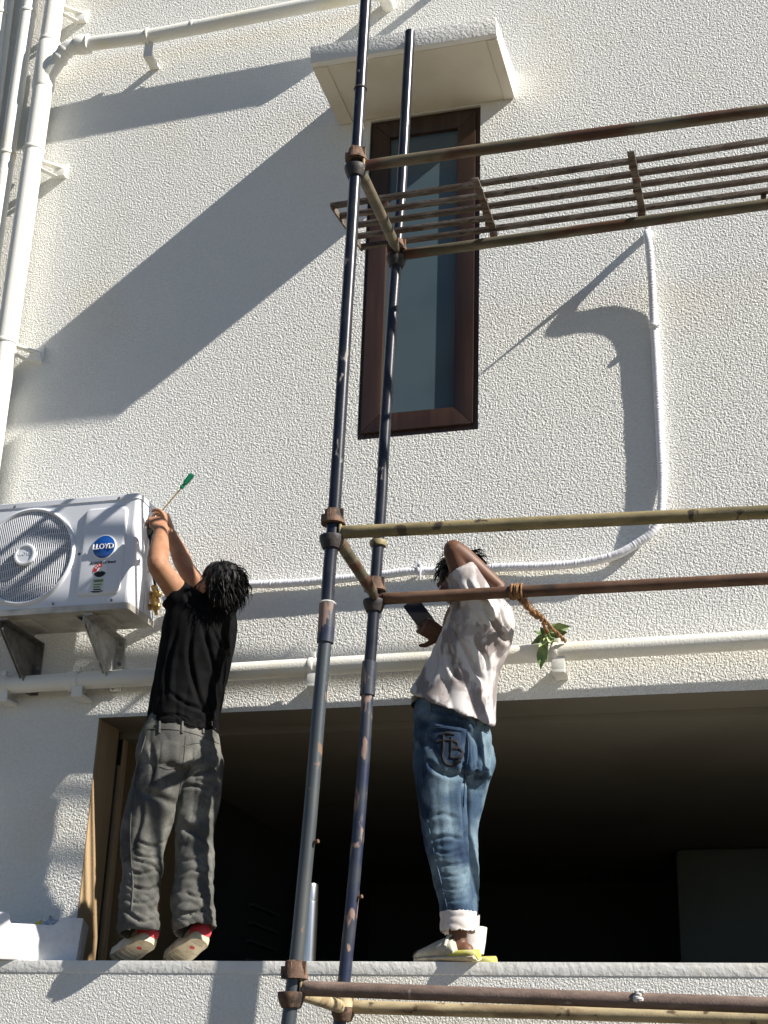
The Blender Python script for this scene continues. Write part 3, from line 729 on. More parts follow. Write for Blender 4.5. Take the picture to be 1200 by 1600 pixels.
_b = at(143, 923, AYF-.012); _c = at(164, 903, AYF-.012); lx0, lx1, lz0, lz1 = _b[0], _c[0]-.004, _b[2], _c[2]
el = MB().bb(lx0, lx1, fy-.0012, fy+.001, lz0, lz1).build('energy_label', M['label'], ac)
MB().bb(lx0+.006, lx1-.004, fy-.0018, fy, lz1-.018, lz1-.006).build('print_block', M['label_green'], el)
for k in range(4):
    MB().bb(lx0+.008, lx1-.008-.006*(k % 2), fy-.0018, fy, lz1-.032-.012*k, lz1-.026-.012*k).build('print_block', M['label_green'], el)
MB().bb(lx0-.002, lx1, fy-.0018, fy, lz0-.002, lz0+.008).build('print_block', M['white'], el)
MB().bb(lx0-.002, lx1, fy-.0018, fy, lz0-.007, lz0-.0025).build('print_block', M['ink'], el)
for x, z in ((-3.06, 3.975), (-3.16, AZ0+.03), (-2.875, AZ0+.03), (-2.89, AZ1-.012), (-3.42, AZ1-.012)):
    MB().lathe((x, AYF-.003, z), (0, -1, 0), [(-.004, .006), (.002, .006), (.003, .003)], 10).build('screw', M['dark_steel'], ac)
# side: terminal recess, valves, tiny screws
sx = AX1+.0015
m = MB(); ell_ = [(sx, -.235+.040*math.cos(2*math.pi*k/20), 4.135+.052*math.sin(2*math.pi*k/20)) for k in range(20)]
m.add(ell_, [tuple(range(20))]); to = m.build('terminal_recess', M['black'], ac, smooth=False)
for k in range(4):
    MB().tube(spline([(sx, -.255+.014*k, 4.16), (sx+.022, -.26+.013*k, 4.13), (sx+.012, -.25+.01*k, 4.095)], 5), .0035, 8).build('wire', M[('black', 'ac_base', 'badge_blue', 'black')[k]], to)
MB().tube(spline([(sx+.004, -.245, 4.10), (sx+.014, -.25, 4.04), (sx+.02, -.235, 3.95), (sx+.03, -.20, 3.88), (sx+.04, -.17, 3.84)], 8), .0055, 10).build('cable', M['black'], ac)
for z in (3.835, 3.775):
    v = MB(); c = np.array([sx, -.175, z])
    v.lathe(c, (1, 0, 0), [(0, .016), (.012, .017), (.014, .011), (.034, .010), (.036, .015), (.052, .015), (.056, .009)], 6)
    v.lathe(c+np.array([.026, 0, 0]), (0, -.6, .8), [(0, .011), (.022, .011), (.024, .015), (.042, .015), (.046, .006)], 6)
    v.lathe(c+np.array([.026, 0, 0]), (.2, .5, -.8), [(0, .010), (.03, .009), (.04, .008)], 8)
    v.build('service_valve', M['brass'], ac)
MB().bb(AX1+.0, AX1+.004, -.23, -.12, AZ0+.02, AZ0+.17).build('valve_plate', M['ac'], ac, bevel=.001)
for k in range(12):
    y, z = random.uniform(-.34, -.13), random.choice((AZ0+.015, AZ0+.03, AZ1-.04, 3.93))
    MB().lathe((sx-.001, y, z), (1, 0, 0), [(0, .004), (.0015, .003)], 8).build('screw', M['dark_steel'], ac)

# steel brackets under the unit
for xb, mm, lab in ((AX1-.20, 'galv', 'grey steel bracket under the right end of the air conditioner, near the crouched black shirt'), (AX0+.18, 'dark_steel', 'dark steel bracket under the fan end of the air conditioner')):
    if mm == 'galv': lab = 'lighter grey steel bracket under the badge end of the air conditioner'
    t = thing('wall_bracket', lab, 'bracket', (xb, 0, AZ0-.03), 'steel brackets carrying the air conditioner')
    zt = AZ0-.024; zb = zt-.255
    MB().bb(xb-.02, xb+.02, AYF+.012, -.006, zt-.004, zt).build('top_arm', M[mm], t)
    MB().bb(xb-.022, xb+.022, -.0135, -.0075, zb, zt-.005).build('wall_strip', M[mm], t)
    g = MB(); P3 = [(AYF+.012, zt-.005), (AYF+.012, zt-.03), (-.05, zb), (-.0145, zb), (-.0145, zt-.005)]
    g.add([(xb-.022, y, z) for y, z in P3]+[(xb-.018, y, z) for y, z in P3], [tuple(range(5)), tuple(range(9, 4, -1))]+[(i, (i+1) % 5, (i+1) % 5+5, i+5) for i in range(5)])
    g.build('gusset', M[mm], t)
    MB().bar((xb+.002, AYF+.02, zt-.03), (xb+.002, -.045, zb+.004), .036, .004, up=(1, 0, 0)).build('diagonal_flange', M[mm], t)
    for z in (zb+.03, zb+.13, zt-.03):
        MB().lathe((xb+.004, -.014, z), (0, -1, 0), [(0, .010), (.007, .010), (.008, .005), (.016, .005)], 6).build('bolt', M['dark_steel'], t)

# ------------------------------------------------------------------ things on the ledge
M['foam'] = mat('white_foam', (.84, .84, .84), (.78, .78, .78), scale=40, rough=.7, bump=.25, bscale=160, bdist=.002)
M['steel'] = mat('brushed_steel', (.62, .62, .62), rough=.28, metal=1.0, stretch=(1, 1, .05), vary=.12)
M['clear_plastic'] = mat('thin_clear_plastic', (.75, .80, .84), rough=.15, trans=.35)
M['yellow'] = mat('yellow_wrapper', (.75, .62, .05), rough=.4)
bxr = at(112, 1495, LEDGE_Y+.02)[0]; Zl = LEDGE_Z+.0025
fb = thing('foam_tray', 'white foam packing tray with a cut out front on the ledge at left', 'packing tray', (bxr-.3, LEDGE_Y+.12, Zl))
zt1 = at(96, 1431, LEDGE_Y+.02)[2]; zt0 = at(45, 1444, LEDGE_Y+.02)[2]
xn1 = at(80, 1440, LEDGE_Y+.02)[0]; xn0 = at(15, 1440, LEDGE_Y+.02)[0]
top1 = zt1-Zl; 
m = MB(); y0 = LEDGE_Y+.012
poly = [(bxr-.62, Zl), (bxr-.012, Zl), (bxr, Zl+top1), (bxr-.085, Zl+top1), (xn1-.01, zt0), (xn0+.004, zt0), (xn0-.006, Zl+top1+.01), (bxr-.62, Zl+top1+.01)]
m.prism(poly, y0, y0+.022); m.build('front_wall', M['foam'], fb, bevel=.006)
MB().prism([(bxr-.62, Zl), (bxr-.012, Zl), (bxr, Zl+top1), (bxr-.62, Zl+top1)], y0+.24, y0+.262).build('rear_wall', M['foam'], fb, bevel=.006)
m = MB(); m.add([(bxr-.030, y0+.022, Zl+.001), (bxr-.012, y0+.022, Zl+.001), (bxr-.001, y0+.022, Zl+top1-.001), (bxr-.025, y0+.022, Zl+top1-.001),
       (bxr-.030, y0+.24, Zl+.001), (bxr-.012, y0+.24, Zl+.001), (bxr-.001, y0+.24, Zl+top1-.001), (bxr-.025, y0+.24, Zl+top1-.001)], [(0, 1, 2, 3), (7, 6, 5, 4), (1, 5, 6, 2), (0, 3, 7, 4), (0, 4, 5, 1), (3, 2, 6, 7)])
m.build('side_wall', M['foam'], fb, bevel=.004)
MB().bb(bxr-.62, bxr-.031, y0+.022, y0+.24, Zl+.001, Zl+.02).build('tray_floor', M['foam'], fb)
piv = np.array([bxr, y0, Zl]); th = math.radians(21); ca, sa = math.cos(th), math.sin(th)
for o in [c for c in bpy.data.objects if c.parent == fb]:
    for v in o.data.vertices:
        x_, y_ = v.co.x-piv[0], v.co.y-piv[1]
        v.co.x = piv[0]+ca*x_-sa*y_; v.co.y = piv[1]+sa*x_+ca*y_+.075
# crumpled bag, wrapper
def crumple(c, s_, seed, n=2, amp=.35):
    bm = bmesh.new(); bmesh.ops.create_icosphere(bm, subdivisions=n+1, radius=1)
    r = random.Random(seed)
    for v in bm.verts:
        k = 1+r.uniform(-amp, amp); v.co = Vector((c[0]+v.co.x*s_[0]*k, c[1]+v.co.y*s_[1]*k, c[2]+v.co.z*s_[2]*k))
    me = bpy.data.meshes.new('crumple'); bm.to_mesh(me); bm.free(); return me
cx = at(64, 1440, LEDGE_Y+.07)
tag(link('plastic_bag', crumple((cx[0], LEDGE_Y+.16, zt0-.008), (.036, .04, .05), 3), M['clear_plastic']), 'crumpled clear plastic bag showing over the notch of the foam tray', 'plastic bag')
cx = at(45, 1442, LEDGE_Y+.07)
tag(link('wrapper', crumple((cx[0], LEDGE_Y+.17, zt0-.018), (.034, .03, .045), 5), M['yellow']), 'yellow wrapper beside the clear bag inside the foam tray', 'wrapper')
# steel bottle
bt = at(479.5, 1490, -.34); bx = bt[0]
bo = thing('steel_bottle', 'tall brushed steel water bottle on the ledge behind the nearer pole', 'bottle', (bx, -.34, LEDGE_Z+.002))
MB().lathe((bx, -.34, LEDGE_Z+.002), (0, 0, 1), [(0, .031), (.004, .0345), (.225, .0345), (.235, .0335)], 36).build('body', M['steel'], bo)
MB().lathe((bx, -.34, LEDGE_Z+.002), (0, 0, 1), [(.2355, .032), (.238, .0345), (.29, .0345), (.302, .032), (.305, .026)], 36).build('lid', M['steel'], bo)

# ------------------------------------------------------------------ rope and leaves on the rear ledger
M['rope'] = mat('coir_rope', (.27, .15, .068), (.17, .085, .038), scale=60, rough=.9, vary=.25)
M['leaf'] = mat('leaf_green', (.12, .21, .065), (.20, .29, .11), scale=25, rough=.45, spec=.4, vary=.2)
M['leaf_pale'] = mat('leaf_pale', (.36, .45, .20), (.26, .36, .15), scale=25, rough=.45, spec=.4, vary=.15)
rp = thing('rope', 'frayed brown coir rope knotted round the lower rear tube and tied to the pipe clamp', 'rope', at(806, 921, YB))
kc = at(806, 920, YB)
LB0 = at(594, 936, YB); LB1 = at(1200, 904, YB); ld = nrm(LB1-LB0)
kc = LB0+ld*((kc-LB0) @ ld)
u_ = nrm(np.cross(ld, (0, 1, 0))); v_ = np.cross(ld, u_)
for k in range(6):
    off = ld*(-.020+.009*k); R0 = .0285+.002*(k % 2); tl = random.uniform(-.35, .35)
    pts = [kc+off+ld*.012*tl*math.sin(t)+u_*R0*math.cos(t)+v_*R0*math.sin(t) for t in np.linspace(0, 2*math.pi, 22)]
    MB().tube(pts, [.0045+random.uniform(-.0012, .001) for _ in pts], 7).build('wrap', M['rope'], rp)
ke = at(862, 986, -.13); ke2 = at(880, 1001, -.125); s0 = kc+np.array([.022, 0, -.03])
def twisted(a, b, r, turns, sag=.012, n=60, name='strand', nst=3, w=.0055):
    a = np.asarray(a); b = np.asarray(b); d = nrm(b-a); x = nrm(np.cross(d, (0, 1, .2))); y = np.cross(d, x)
    for s_ in range(nst):
        pts = []
        for i in range(n):
            t = i/(n-1); ph = 2*math.pi*(turns*t+s_/nst)
            rr = r*(1+.5*math.sin(t*9+s_))
            pts.append(a+(b-a)*t+np.array([0, 0, -sag*math.sin(math.pi*t)])+x*rr*math.cos(ph)+y*rr*math.sin(ph))
        MB().tube(pts, [w*(1+.25*math.sin(i*1.7+s_)) for i in range(n)], 7).build(name, M['rope'], rp)
mid = s0+(ke-s0)*.62+np.array([0, 0, .01])
twisted(s0, mid, .008, 5)
twisted(mid, at(857, 992, -.13), .004, 3, .004, 26, nst=2, w=.005); twisted(mid, at(884, 1003, -.12), .004, 4, .0, 30, nst=2, w=.005)
for k in range(44):
    a = kc+ld*random.uniform(-.02, .05)+np.array([0, random.uniform(-.02, .02), random.uniform(-.04, -.015)]) if k < 18 else s0+(mid-s0)*random.random()
    d = np.array([random.uniform(-1, 1.3), random.uniform(-.6, .6), random.uniform(-1, .5)])*random.uniform(.02, .055)
    MB().tube(spline([a, a+d*.5+np.array([0, 0, .008]), a+d], 4), .0011, 5).build('fibre', M['rope'], rp)
lf = thing('leaf_sprig', 'small bunch of green leaves held by the rope end at the pipe', 'leaves', at(855, 1000, -.14))
def leaf(base, direc, L_, W_, mm, curl=.2, roll=0.0):
    L_ *= .82; W_ *= .9; d = nrm(direc); x = nrm(np.cross(d, (.2, -1, .25))); x = x*math.cos(roll)+np.cross(d, x)*math.sin(roll); n = np.cross(x, d); V = []; F = []
    N_ = 9
    for i in range(N_):
        t = i/(N_-1); wv = W_*math.sin(math.pi*t**.8)*(1-.1*t)+.0008
        c = np.asarray(base)+d*L_*t+n*curl*L_*t*t
        for s_ in (-1, -.5, 0, .5, 1): V.append(c+x*wv*s_+n*(abs(s_)*W_*.35+.002*math.sin(9*t+s_*4)))
    F = [(i*5+j, i*5+j+1, i*5+j+6, i*5+j+5) for i in range(N_-1) for j in range(4)]
    o = MB().add(V, F).build('leaf', M[mm], lf)
b0 = at(858, 994, -.135)
leaf(b0, (-.9, -.1, -.35), .10, .022, 'leaf', -.15); leaf(b0, (-.55, -.25, -.9), .085, .024, 'leaf_pale', .1, .4); leaf(at(850, 1006, -.13), (-.15, .1, -1), .135, .026, 'leaf', .05, .2)
leaf(b0+np.array([.01, 0, .02]), (.9, -.2, .18), .10, .026, 'leaf_pale', -.2, .3); leaf(b0+np.array([.0, .01, .015]), (.55, -.1, .55), .08, .024, 'leaf_pale', -.2, -.4)
leaf(b0, (-.8, .2, .2), .085, .022, 'leaf', .15, .6); leaf(b0, (.25, -.4, -.6), .06, .018, 'leaf_pale', -.3, -.2); leaf(b0+np.array([.02, 0, .01]), (1, -.3, -.05), .075, .018, 'leaf', -.1, .8)

for k, (dx, dz, L2_, w2_, mm) in enumerate(((-.5, .7, .055, .014, 'leaf'), (.3, .8, .06, .015, 'leaf_pale'), (-.2, -.9, .07, .017, 'leaf_pale'), (.8, -.35, .05, .013, 'leaf'), (-1, -.1, .06, .014, 'leaf_pale'))):
    leaf(b0+np.array([.004*k-.01, -.004*k, .004]), (dx, -.35+.12*k, dz), L2_, w2_, mm, .1-.08*k, .3*k-.6)
MB().tube(spline([b0+np.array([.012, 0, .03]), b0, b0+np.array([-.008, .004, -.05]), b0+np.array([-.012, .012, -.11])], 5), .0025, 7).build('stem', M['leaf'], lf)

# ------------------------------------------------------------------ people: helpers
from mathutils.bvhtree import BVHTree
_perm = RNG.permutation(512)
def perlin(P):
    P = np.asarray(P, float); i = np.floor(P).astype(int); f = P-i; u = f*f*f*(f*(f*6-15)+10)
    out = np.zeros(len(P))
    for dx in (0, 1):
        for dy in (0, 1):
            for dz in (0, 1):
                h = _perm[(_perm[(_perm[(i[:, 0]+dx) & 511]+i[:, 1]+dy) & 511]+i[:, 2]+dz) & 511]
                a = h*2.399963; z = (h % 64)/32.0-1; r = np.sqrt(np.maximum(0, 1-z*z))
                g = r*np.cos(a)*(f[:, 0]-dx)+r*np.sin(a)*(f[:, 1]-dy)+z*(f[:, 2]-dz)
                wgt = (u[:, 0] if dx else 1-u[:, 0])*(u[:, 1] if dy else 1-u[:, 1])*(u[:, 2] if dz else 1-u[:, 2])
                out += g*wgt
    return out*1.6
def fold(P, basis, sc, off=0.0, sharp=1.6):
    """rounded crests with narrow creases: 0 in the crease, 1 on the crest"""
    Q = np.stack([(P @ np.asarray(b))*s for b, s in zip(basis, sc)], -1)+off
    Q = Q+.35*np.stack([perlin(Q*.6+3.1), perlin(Q*.6+7.7), perlin(Q*.6+1.3)], -1)
    return np.clip(np.abs(perlin(Q))*1.9, 0, 1)**(1/sharp)
def fuse(mb, voxel, name, m, parent, smooth=4, disp=None, ease=2):
    me = bpy.data.meshes.new(name); me.from_pydata(mb.v, [], mb.f)
    bm = bmesh.new(); bm.from_mesh(me); bmesh.ops.recalc_face_normals(bm, faces=bm.faces[:]); bm.to_mesh(me); bm.free()
    ob = bpy.data.objects.new('tmp', me); COL.objects.link(ob)
    md = ob.modifiers.new('r', 'REMESH'); md.mode = 'VOXEL'; md.voxel_size = voxel; md.adaptivity = 0
    dg = bpy.context.evaluated_depsgraph_get()
    out = bpy.data.meshes.new_from_object(ob.evaluated_get(dg)); bpy.data.objects.remove(ob); bpy.data.meshes.remove(me)
    n = len(out.vertices); co = np.empty(n*3, np.float32); out.vertices.foreach_get('co', co); co = co.reshape(-1, 3).astype(float)
    ed = np.empty(len(out.edges)*2, np.int32); out.edges.foreach_get('vertices', ed); ed = ed.reshape(-1, 2)
    deg = np.bincount(ed.ravel(), minlength=n).astype(float)[:, None]; deg[deg == 0] = 1
    def lap(c):
        s_ = np.stack([np.bincount(ed[:, 0], c[ed[:, 1], k], n)+np.bincount(ed[:, 1], c[ed[:, 0], k], n) for k in range(3)], -1)
        return s_/deg
    for _ in range(smooth):
        co = co+.5*(lap(co)-co); co = co-.0*co
    def push(): out.vertices.foreach_set('co', co.astype(np.float32).ravel()); out.update()
    push()
    if disp is not None:
        nr = np.empty(n*3, np.float32); out.vertex_normals.foreach_get('vector', nr); nr = nr.reshape(-1, 3)
        d = disp(co, nr); co = co+nr*d[:, None]
        for _ in range(ease): co = co+.35*(lap(co)-co)
        push()
    out.name = name
    out.polygons.foreach_set('use_smooth', np.ones(len(out.polygons), bool))
    return link(name, out, m, parent)
def limb(mb, pts, rad, ell=None, up=(0, 0, 1), seg=20, n=6, open0=False, open1=False, lip=.035, thick=.90):
    P4 = [np.r_[np.asarray(p, float), r, (1.0 if ell is None else ell[i])] for i, (p, r) in enumerate(zip(pts, rad))]
    S_ = spline(P4, n); pts = [q[:3] for q in S_]; rr = [q[3] for q in S_]; el = [q[4] for q in S_]
    N_ = len(pts); T = [nrm(pts[min(i+1, N_-1)]-pts[max(i-1, 0)]) for i in range(N_)]
    u = np.array(up, float)
    if abs(nrm(u) @ T[0]) > .95: u = np.array((0, 1.0, 0)) if abs(T[0][1]) < .9 else np.array((1.0, 0, 0))
    R_ = []
    for i in range(N_):
        a = nrm(u-T[i]*(u @ T[i])); b = np.cross(T[i], a); u = a
        R_.append((pts[i], a*rr[i], b*rr[i]*el[i]))
    if open0:
        c, a, b = R_[0]; R_ = [(c+T[0]*lip, a*thick, b*thick), (c+T[0]*.002, a*thick, b*thick)]+R_
    else:
        c, a, b = R_[0]; R_ = [(c-T[0]*rr[0]*k, a*s_, b*s_) for k, s_ in ((.85, .35), (.55, .75))]+R_
    if open1:
        c, a, b = R_[-1]; R_ = R_+[(c-T[-1]*.002, a*thick, b*thick), (c-T[-1]*lip, a*thick, b*thick)]
    else:
        c, a, b = R_[-1]; R_ = R_+[(c+T[-1]*rr[-1]*k, a*s_, b*s_) for k, s_ in ((.55, .75), (.85, .35))]
    return mb.loft(R_, seg)
def hand(mb, wrist, d, n, side, curl=(.5, .7, .5), spread=.10, s=1.0, thumb=(.6, .6, -.35), curls=None):
    """palm plus five fingers; d = hand direction, n = back of the hand, side = +1 / -1 thumb side"""
    d = nrm(d); n = nrm(np.asarray(n, float)-d*(np.asarray(n) @ d)); x = np.cross(d, n)*side
    W = np.asarray(wrist, float)
    R_ = []
    for t, w_, h_ in ((-.02, .027, .021), (.0, .028, .020), (.03, .036, .020), (.06, .041, .017), (.085, .041, .014), (.094, .036, .010)):
        R_.append((W+d*t*s, x*w_*s, n*h_*s))
    mb.loft(R_, 16)
    for k, (off, L_, r0) in enumerate(((.031, .070, .0090), (.0105, .079, .0092), (-.0105, .073, .0088), (-.030, .058, .0078))):
        c = curl if curls is None else curls[k]
        p = W+(d*(.078-.004*abs(k-1))+x*off)*s; a = 0; pts = [p-d*.02*s, p]; dd = nrm(d+x*spread*(1.3-k)*.9)
        for seg_, fr in zip(c, (.46, .30, .24)):
            a += seg_; p = p+(dd*math.cos(a)-n*math.sin(a))*L_*fr*s; pts.append(p)
        limb(mb, pts, [r0*s, r0*1.06*s, r0*.98*s, r0*.9*s, r0*.72*s], seg=10, n=3, up=n)
    p = W+(d*.022+x*.026-n*.006)*s; td = nrm(d*thumb[0]+x*thumb[1]+n*thumb[2]); t2 = nrm(td+d*.45-x*.25)
    limb(mb, [p-td*.01*s, p+td*.03*s, p+td*.052*s, p+td*.052*s+t2*.022*s], [.013*s, .0125*s, .0105*s, .008*s], seg=10, n=3, up=n)
def head(mb, c, f, up, s=1.0):
    f = nrm(f); up = nrm(np.asarray(up)-f*(np.asarray(up) @ f)); l = np.cross(up, f); c = np.asarray(c, float)
    B = np.array([l, f, up]).T
    q = lambda x, y, z: c+(l*x+f*y+up*z)*s
    mb.ball(q(0, -.012, .028), (.076*s, .094*s, .088*s), B)
    mb.ball(q(0, .026, -.020), (.064*s, .066*s, .086*s), B)
    mb.ball(q(0, .050, -.078), (.038*s, .034*s, .030*s), B)
    mb.ball(q(0, .076, .026), (.052*s, .022*s, .014*s), B)
    for sg in (-1, 1):
        mb.ball(q(sg*.040, .066, -.020), (.026*s, .022*s, .026*s), B)
        R_ = np.array([nrm(f*.9+l*sg*.25), nrm(l*sg-f*.2), up]).T
        mb.ball(q(sg*.079, -.008, -.004), (.018*s, .008*s, .031*s), R_)
        mb.ball(q(sg*.046, .036, -.066), (.020*s, .034*s, .020*s), B)
    mb.loft([(q(0, .078, .026), l*.008*s, f*.010*s), (q(0, .092, .002), l*.011*s, f*.014*s), (q(0, .100, -.020), l*.017*s, f*.016*s), (q(0, .090, -.030), l*.014*s, f*.012*s)], 12)
    mb.ball(q(0, .084, -.046), (.024*s, .010*s, .0055*s), B); mb.ball(q(0, .081, -.058), (.021*s, .010*s, .006*s), B)
    return q, B
def eyes(q, parent, s=1.0):
    for sg in (-1, 1):
        o = MB().ball(q(sg*.031, .073, .006), (.0125*s,)*3).build('eye', M['eye_white'], parent)
        MB().ball(q(sg*.031, .0815, .006), (.0058*s,)*3).build('iris', M['black'], o)
def hair_mesh(q, B, s, parent, nlock, length, seed, front=.2, curl=.5, drop=.8, puff=.5, name='hair', back_len=1.0):
    r = random.Random(seed); mb = MB(); l, f, up = B[:, 0], B[:, 1], B[:, 2]; g = np.array([0, 0, -1.0])
    # scalp
    mb2 = MB(); mb2.ball(q(0, -.020, .036), (.083*s, .094*s, .088*s), B); mb2.ball(q(0, -.050, -.012), (.068*s, .056*s, .062*s), B)
    o = fuse(mb2, .006, name, M['hair'], parent, 3, lambda P, N_: .012*fold(P, np.eye(3), (26, 26, 16))-.004)
    for k in range(nlock):
        for _ in range(50):
            a = r.uniform(-math.pi, math.pi); e = math.asin(r.uniform(-.62, 1))
            x, y, z = math.cos(e)*math.sin(a), math.cos(e)*math.cos(a), math.sin(e)
            if y > .30 and z < .55-front: continue
            if z < -.25 and y > -.05: continue
            break
        p = q(x*.081, -.022+y*.092, .030+z*.086); out = nrm(l*x+f*y+up*z)
        side = nrm(np.cross(out, g)+np.array([r.gauss(0, .5) for _ in range(3)]))
        L_ = length*r.uniform(.55, 1.15)*(back_len if y < -.2 else 1); n = 7; pts = [p-out*.012]; tg = nrm(g-out*(g @ out)+1e-4); d = nrm(out*puff+side*.55+tg*.35+up*.1)
        cc = r.uniform(-1, 1)*curl; ph = r.uniform(0, 6)
        for i in range(n):
            pts.append(pts[-1]+d*L_/n)
            d = nrm(d+g*drop*.42+side*cc*.5*math.sin(ph+i*1.1)-out*.10*(i > 1))
        w0 = r.uniform(.0020, .0048)*s
        mb.tube(pts, [w0*.8]+[w0*(1-(i/n)**1.6)*.95+.0006 for i in range(1, n+1)], 5, ell=r.uniform(.35, .6), up=out)
    mb.build('hair_locks', M['hair'], o, smooth=True, angle=80)
    return o
class Skin:                                         # ray casts on a garment from the camera, to lay trims on the cloth
    def __init__(s, o):
        me = o.data; n = len(me.vertices); co = np.empty(n*3, np.float32); me.vertices.foreach_get('co', co)
        s.t = BVHTree.FromPolygons([tuple(v) for v in co.reshape(-1, 3)], [tuple(p.vertices) for p in me.polygons])
    def hit(s, x, y, off=.003):
        d = Vector(_ray(x, y)).normalized(); loc, nr, i, dist = s.t.ray_cast(Vector(CAM), d)
        if loc is None: return None
        if nr.dot(d) > 0: nr = -nr
        return np.array(loc+nr*off)
    def line(s, pts, r, name, m, parent, off=.002, n=6, dash=0, seg=6, ell=1.0):
        P2 = spline([np.array([x, y, 0.0]) for x, y in pts], n); Q = [s.hit(p[0], p[1], off) for p in P2]; Q = [p for p in Q if p is not None]
        Q = [a for i, a in enumerate(Q) if i == 0 or np.linalg.norm(a-Q[i-1]) < .06]
        if len(Q) < 3: return None
        if not dash: return MB().tube(Q, r, seg).build(name, m, parent)
        R_ = arc_resample(Q, dash/2); mb = MB()
        for i in range(0, len(R_)-1, 2): mb.tube([R_[i], (R_[i]+R_[i+1])/2, R_[i+1]], r, 5)
        o = mb.build(name, m, parent); o['kind'] = 'stuff'; return o
    def patch(s, quad, nu, nv, name, m, parent, off=.004):
        A, B, C, D = [np.array(p, float) for p in quad]; V = []; ok = True   # A top left, B top right, C bottom right, D bottom left
        for j in range(nv+1):
            for i in range(nu+1):
                u, v = i/nu, j/nv; p = (A*(1-u)+B*u)*(1-v)+(D*(1-u)+C*u)*v
                e = off if 0 < i < nu and 0 < j < nv else -.002
                h = s.hit(p[0], p[1], e)
                if h is None: return None
                V.append(h)
        return MB().add(V, [(j*(nu+1)+i, j*(nu+1)+i+1, (j+1)*(nu+1)+i+1, (j+1)*(nu+1)+i) for j in range(nv) for i in range(nu)]).build(name, m, parent, angle=80)

def crease(o, strokes):
    """press folds into a garment along strokes: ([(x, y), ...], width, depth)"""
    sk = Skin(o); me = o.data; n = len(me.vertices)
    co = np.empty(n*3, np.float32); me.vertices.foreach_get('co', co); co = co.reshape(-1, 3).astype(float)
    nr = np.empty(n*3, np.float32); me.vertex_normals.foreach_get('vector', nr); nr = nr.reshape(-1, 3)
    D = np.zeros(n)
    for pts, wd, dep in strokes:
        Q = [sk.hit(p[0], p[1], 0) for p in spline([np.array([x, y, 0.]) for x, y in pts], 5)]
        Q = [q for q in Q if q is not None]
        if len(Q) < 2: continue
        d2 = np.full(n, 1e9); tt = np.zeros(n); m_ = len(Q)-1
        for i in range(m_):
            a, b = Q[i], Q[i+1]; ab = b-a; L2_ = max(1e-9, ab @ ab)
            if L2_ > .01: continue
            t = np.clip(((co-a) @ ab)/L2_, 0, 1); e = ((co-a-t[:, None]*ab)**2).sum(1)
            k = e < d2; d2[k] = e[k]; tt[k] = (i+t[k])/m_
        tap = np.clip(np.minimum(tt, 1-tt)*4+.15, 0, 1); r_ = np.sqrt(d2)
        D += 1.3*dep*tap*(np.exp(-(r_/wd)**2)-.55*np.exp(-((r_/(2.6*wd))**2)))
    co = co+nr*D[:, None]
    me.vertices.foreach_set('co', co.astype(np.float32).ravel()); me.update()

M['skin_tan'] = mat('skin_tan', (.36, .185, .105), (.31, .145, .08), scale=22, rough=.58, spec=.3, bump=.15, bscale=260, bdist=.001)
M['skin_dark'] = mat('skin_dark', (.135, .062, .036), (.105, .046, .027), scale=22, rough=.52, spec=.35, bump=.15, bscale=260, bdist=.001)
M['eye_white'] = mat('eye_white', (.7, .68, .64), rough=.2)
M['hair'] = mat('black_hair', (.007, .0065, .0065), rough=.52, spec=.22, bump=.5, bscale=300, bdist=.002)
M['tee_black'] = mat('black_cotton', (.0042, .0042, .0046), (.006, .006, .0065), scale=20, rough=.8, spec=.06, bump=.3, bscale=500, bdist=.0006)
def denim(name, c1, c2, c3, sc, lo3, hi3):
    return mat(name, c1, c2, scale=sc, lo=.40, hi=.64, rough=.85, spec=.15, c3=c3, scale3=sc*.8, lo3=lo3, hi3=hi3, bump=.5, bscale=420, bdist=.0012, vary=.22)
M['denim_grey'] = denim('charcoal_denim', (.076, .076, .070), (.150, .147, .132), (.044, .044, .044), 9, .54, .70)
M['denim_blue'] = denim('blue_denim', (.042, .075, .122), (.135, .195, .240), (.018, .034, .066), 7, .52, .68)
M['denim_pale'] = mat('denim_reverse', (.62, .58, .55), (.55, .50, .48), scale=30, rough=.9, bump=.4, bscale=400, bdist=.001)
M['thread'] = mat('stitch_thread', (.030, .034, .042), rough=.8)
M['thread_dark'] = mat('stitch_thread_dark', (.007, .007, .009), rough=.8)
M['tie_dye'] = mat('tie_dye_cotton', (.52, .50, .495), (.25, .22, .215), scale=12, lo=.50, hi=.58, detail=3, stretch=(1, 1, .55), rough=.9, spec=.15, c3=(.36, .325, .315), scale3=10, lo3=.54, hi3=.62, bump=.3, bscale=500, bdist=.0006)
M['sole'] = mat('cream_rubber_sole', (.62, .54, .40), (.50, .42, .30), scale=26, rough=.75, bump=.6, bscale=190, bdist=.002)
M['shoe_red'] = mat('red_shoe_lining', (.55, .055, .075), rough=.8)
M['clog'] = mat('grey_beige_clog', (.42, .40, .33), (.34, .32, .26), scale=30, rough=.55)
M['clog_sole'] = mat('yellow_green_sole', (.42, .40, .08), (.50, .46, .22), scale=24, rough=.6)
M['screwdriver'] = mat('green_handle', (.0, .30, .13), rough=.22, spec=.6)
M['brass_shaft'] = mat('yellowed_shaft', (.62, .46, .20), rough=.35, metal=.6)
M['leather'] = mat('black_leather', (.012, .011, .011), rough=.4)
M['phone_glass'] = mat('phone_back', (.02, .03, .055), rough=.08, spec=.7)

